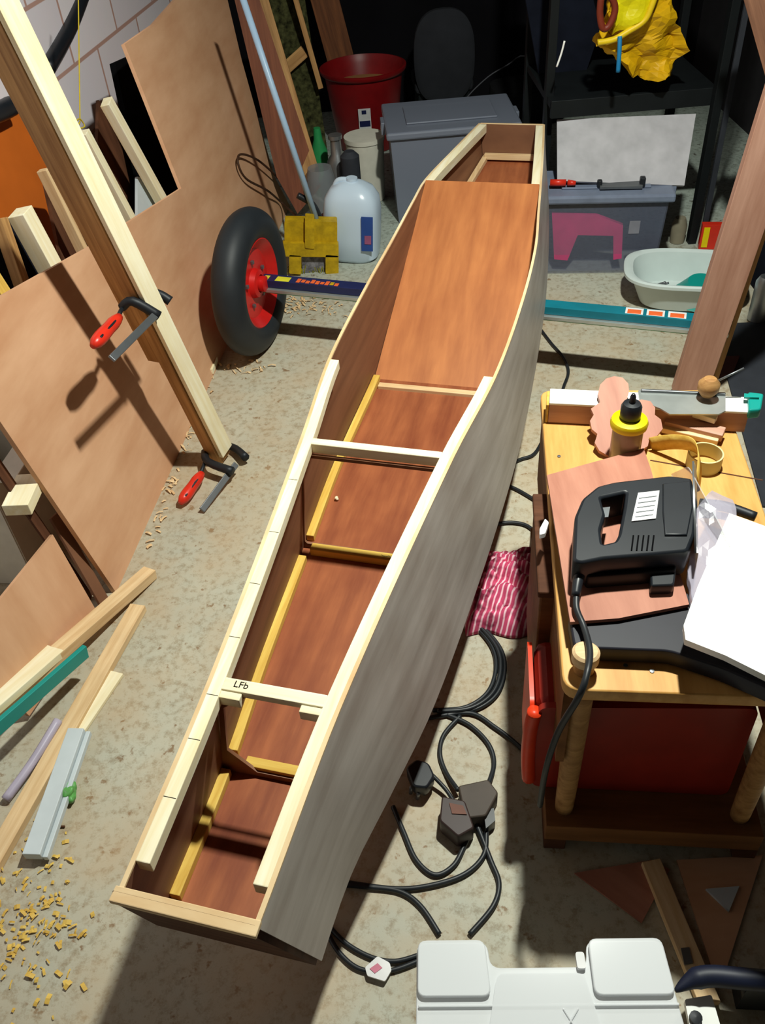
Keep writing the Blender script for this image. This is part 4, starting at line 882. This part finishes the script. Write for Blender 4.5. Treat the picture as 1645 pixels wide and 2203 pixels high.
# ---------------------------------------------------------------- clear box, floor pieces bottom right
cz = .30
cbx = empty('clear_storage_box', at(1170, 2120, 0), 'frosted clear plastic storage box with a moulded lid, lower right foreground', 'box')
c_tl, c_tr = at(905, 2028, cz), at(1420, 2022, cz)
lx = (c_tr-c_tl).normalized(); ly = V((lx.y, -lx.x, 0)); Lw = (c_tr-c_tl).length; Ld = .26
def cw(x, y, z): return c_tl + lx*x + ly*y + V((0, 0, z-cz))
hx0, hx1 = .095, Lw-.105
lid = slab('lid', rounded([cw(-.006, .0, cz), cw(hx0, 0, cz), cw(hx0+.002, .035, cz), cw(hx1-.004, .035, cz), cw(hx1, 0, cz), cw(Lw, 0, cz), cw(Lw+.018, Ld, cz), cw(-.012, Ld, cz)], .014, 4), .006, CLEARP, cbx, x=lx, side=-1, bevel=.0015)
slab('raised_lid_panel', rounded([cw(hx0+.01, .045, cz+.003), cw(hx1-.01, .045, cz+.003), cw(hx1+.03, Ld, cz+.003), cw(hx0-.04, Ld, cz+.003)], .01, 3), .006, CLEARP, lid, x=lx, side=0)
for x0, x1 in ((-.004, hx0-.004), (hx1+.002, Lw)):
    slab('handle_flap', rounded([cw(x0, .0, cz+.006), cw(x1, .0, cz+.006), cw(x1+.004, .075, cz+.006), cw(x0-.002, .075, cz+.006)], .012, 4), .006, CLEARP, lid, x=lx, bevel=.002)
stick('lid_ridge', cw(-.005, .085, cz+.004), cw(Lw+.006, .085, cz+.004), .004, .003, CLEARP, lid)
stick('lid_ridge', cw(.09, Ld-.02, cz+.007), cw(.21, .09, cz+.007), .003, .003, CLEARP, lid)
stick('lid_ridge', cw(.27, Ld-.02, cz+.007), cw(.19, .09, cz+.007), .003, .003, CLEARP, lid)
slab('moulded_tab', rounded([cw(hx1-.018, .018, cz+.004), cw(hx1-.006, .018, cz+.004), cw(hx1-.006, .040, cz+.004), cw(hx1-.018, .040, cz+.004)], .004), .008, WHL, lid, x=lx)
bmv = frame(cw(Lw/2+.003, .02+Ld/2, 0), lx, (0, 0, 1))
boxes('box_body', [(Lw-.02, .004, cz-.012, (0, (Ld-.03)/2, cz/2-.004)), (Lw-.02, .004, cz-.012, (0, -(Ld-.03)/2, cz/2-.004)), (.004, Ld-.03, cz-.012, (-(Lw-.02)/2, 0, cz/2-.004)), (.004, Ld-.03, cz-.012, ((Lw-.02)/2, 0, cz/2-.004)), (Lw-.02, Ld-.03, .004, (0, 0, .004))], clear('clear_box_wall', '#d8dadc', .3, .15), cbx, bmv, .001)
bs_ = empty('hinged_batten', at(1450, 1980, 0), 'long tan batten with a metal plate on the floor in front of the workbench', 'batten')
stick('timber_bar', at(1400, 1850, .018), at(1528, 2160, .018), .036, .016, PINEO, bs_, off=(0, -.008))
slab('metal_plate', bt([(1464, 2040), (1482, 2038), (1490, 2072), (1472, 2076)], .0195), .002, STEELD, bs_)
slab('paper_label', bt([(1480, 2085), (1500, 2082), (1510, 2105), (1490, 2110)], .0195), .001, PALEG, bs_)
wbk = empty('white_bracket', at(1515, 2180, 0), 'white bracket with a black bolt at the bottom right corner', 'bracket')
slab('bracket_plate', rounded(bt([(1472, 2150), (1530, 2140), (1556, 2230), (1490, 2240)], .05), .004), .012, WHITE, wbk, side=-1)
lathe('bolt_head', [(.001, 0), (.010, 0), (.010, .008), (.001, .010)], BLACKM, wbk, Matrix.Translation(at(1495, 2192, .051)), 12)
kn = empty('black_handled_tool', at(1560, 2125, .07), 'thick black tapered tool handle reaching in at the bottom right', 'tool')
hp = [at(1452, 2132, .075), at(1490, 2108, .08), at(1530, 2100, .085), at(1600, 2106, .09), at(1700, 2115, .09)]
pth = catmull(hp, 5); rad = [.003+.014*min(1, i/6) for i in range(len(pth))]
tube('handle', pth, rad, plain('blue_black_rubber', '#1a2036', .5, 0, .4), kn, 1, 12, raw=True)
slab('support_foot', [at(1600, 2110, .08), at(1700, 2115, .08), V((at(1700, 2115, .08).x, at(1700, 2115, .08).y, .0)), V((at(1600, 2110, .08).x, at(1600, 2110, .08).y, .0))], .03, BLACK, kn)
tag(slab('plywood_scrap', bt([(1235, 1878), (1380, 1985), (1440, 1870), (1400, 1850)], .006), .004, PLYP, None, side=-1), 'triangular reddish plywood scrap under the near edge of the workbench', 'plywood')
tag(slab('plywood_scrap', bt([(1455, 1850), (1640, 1840), (1560, 2090), (1532, 2085)], .006), .004, PLYT, None, side=-1), 'wedge shaped brown plywood scrap right of the tan batten', 'plywood')
tag(slab('plaster_scrap', bt([(1518, 1912), (1590, 1906), (1568, 1960)], .012), .006, PALEG, None, side=-1), 'pale grey triangular scrap on the brown plywood wedge', 'scrap')
# ---------------------------------------------------------------- light
def area(name, loc, tgt, sx, sy, power, col):
    l = bpy.data.lights.new(name, 'AREA'); l.shape = 'RECTANGLE'; l.size = sx; l.size_y = sy; l.energy = power; l.color = col
    o = bpy.data.objects.new(name, l); C.objects.link(o); o.location = loc
    d = V(tgt)-V(loc); o.rotation_euler = d.to_track_quat('-Z', 'Y').to_euler(); return o
area('ceiling_lamp', (.54, 1.50, 2.35), (.35, 1.6, 0), .09, .09, 74, (.97, 1, .90))
w = bpy.data.worlds.new('world'); S.world = w; w.use_nodes = True
w.node_tree.nodes['Background'].inputs[0].default_value = (.6, .65, .8, 1); w.node_tree.nodes['Background'].inputs[1].default_value = .012
S.view_settings.view_transform = 'Standard'; S.view_settings.look = 'None'; S.view_settings.exposure = 0
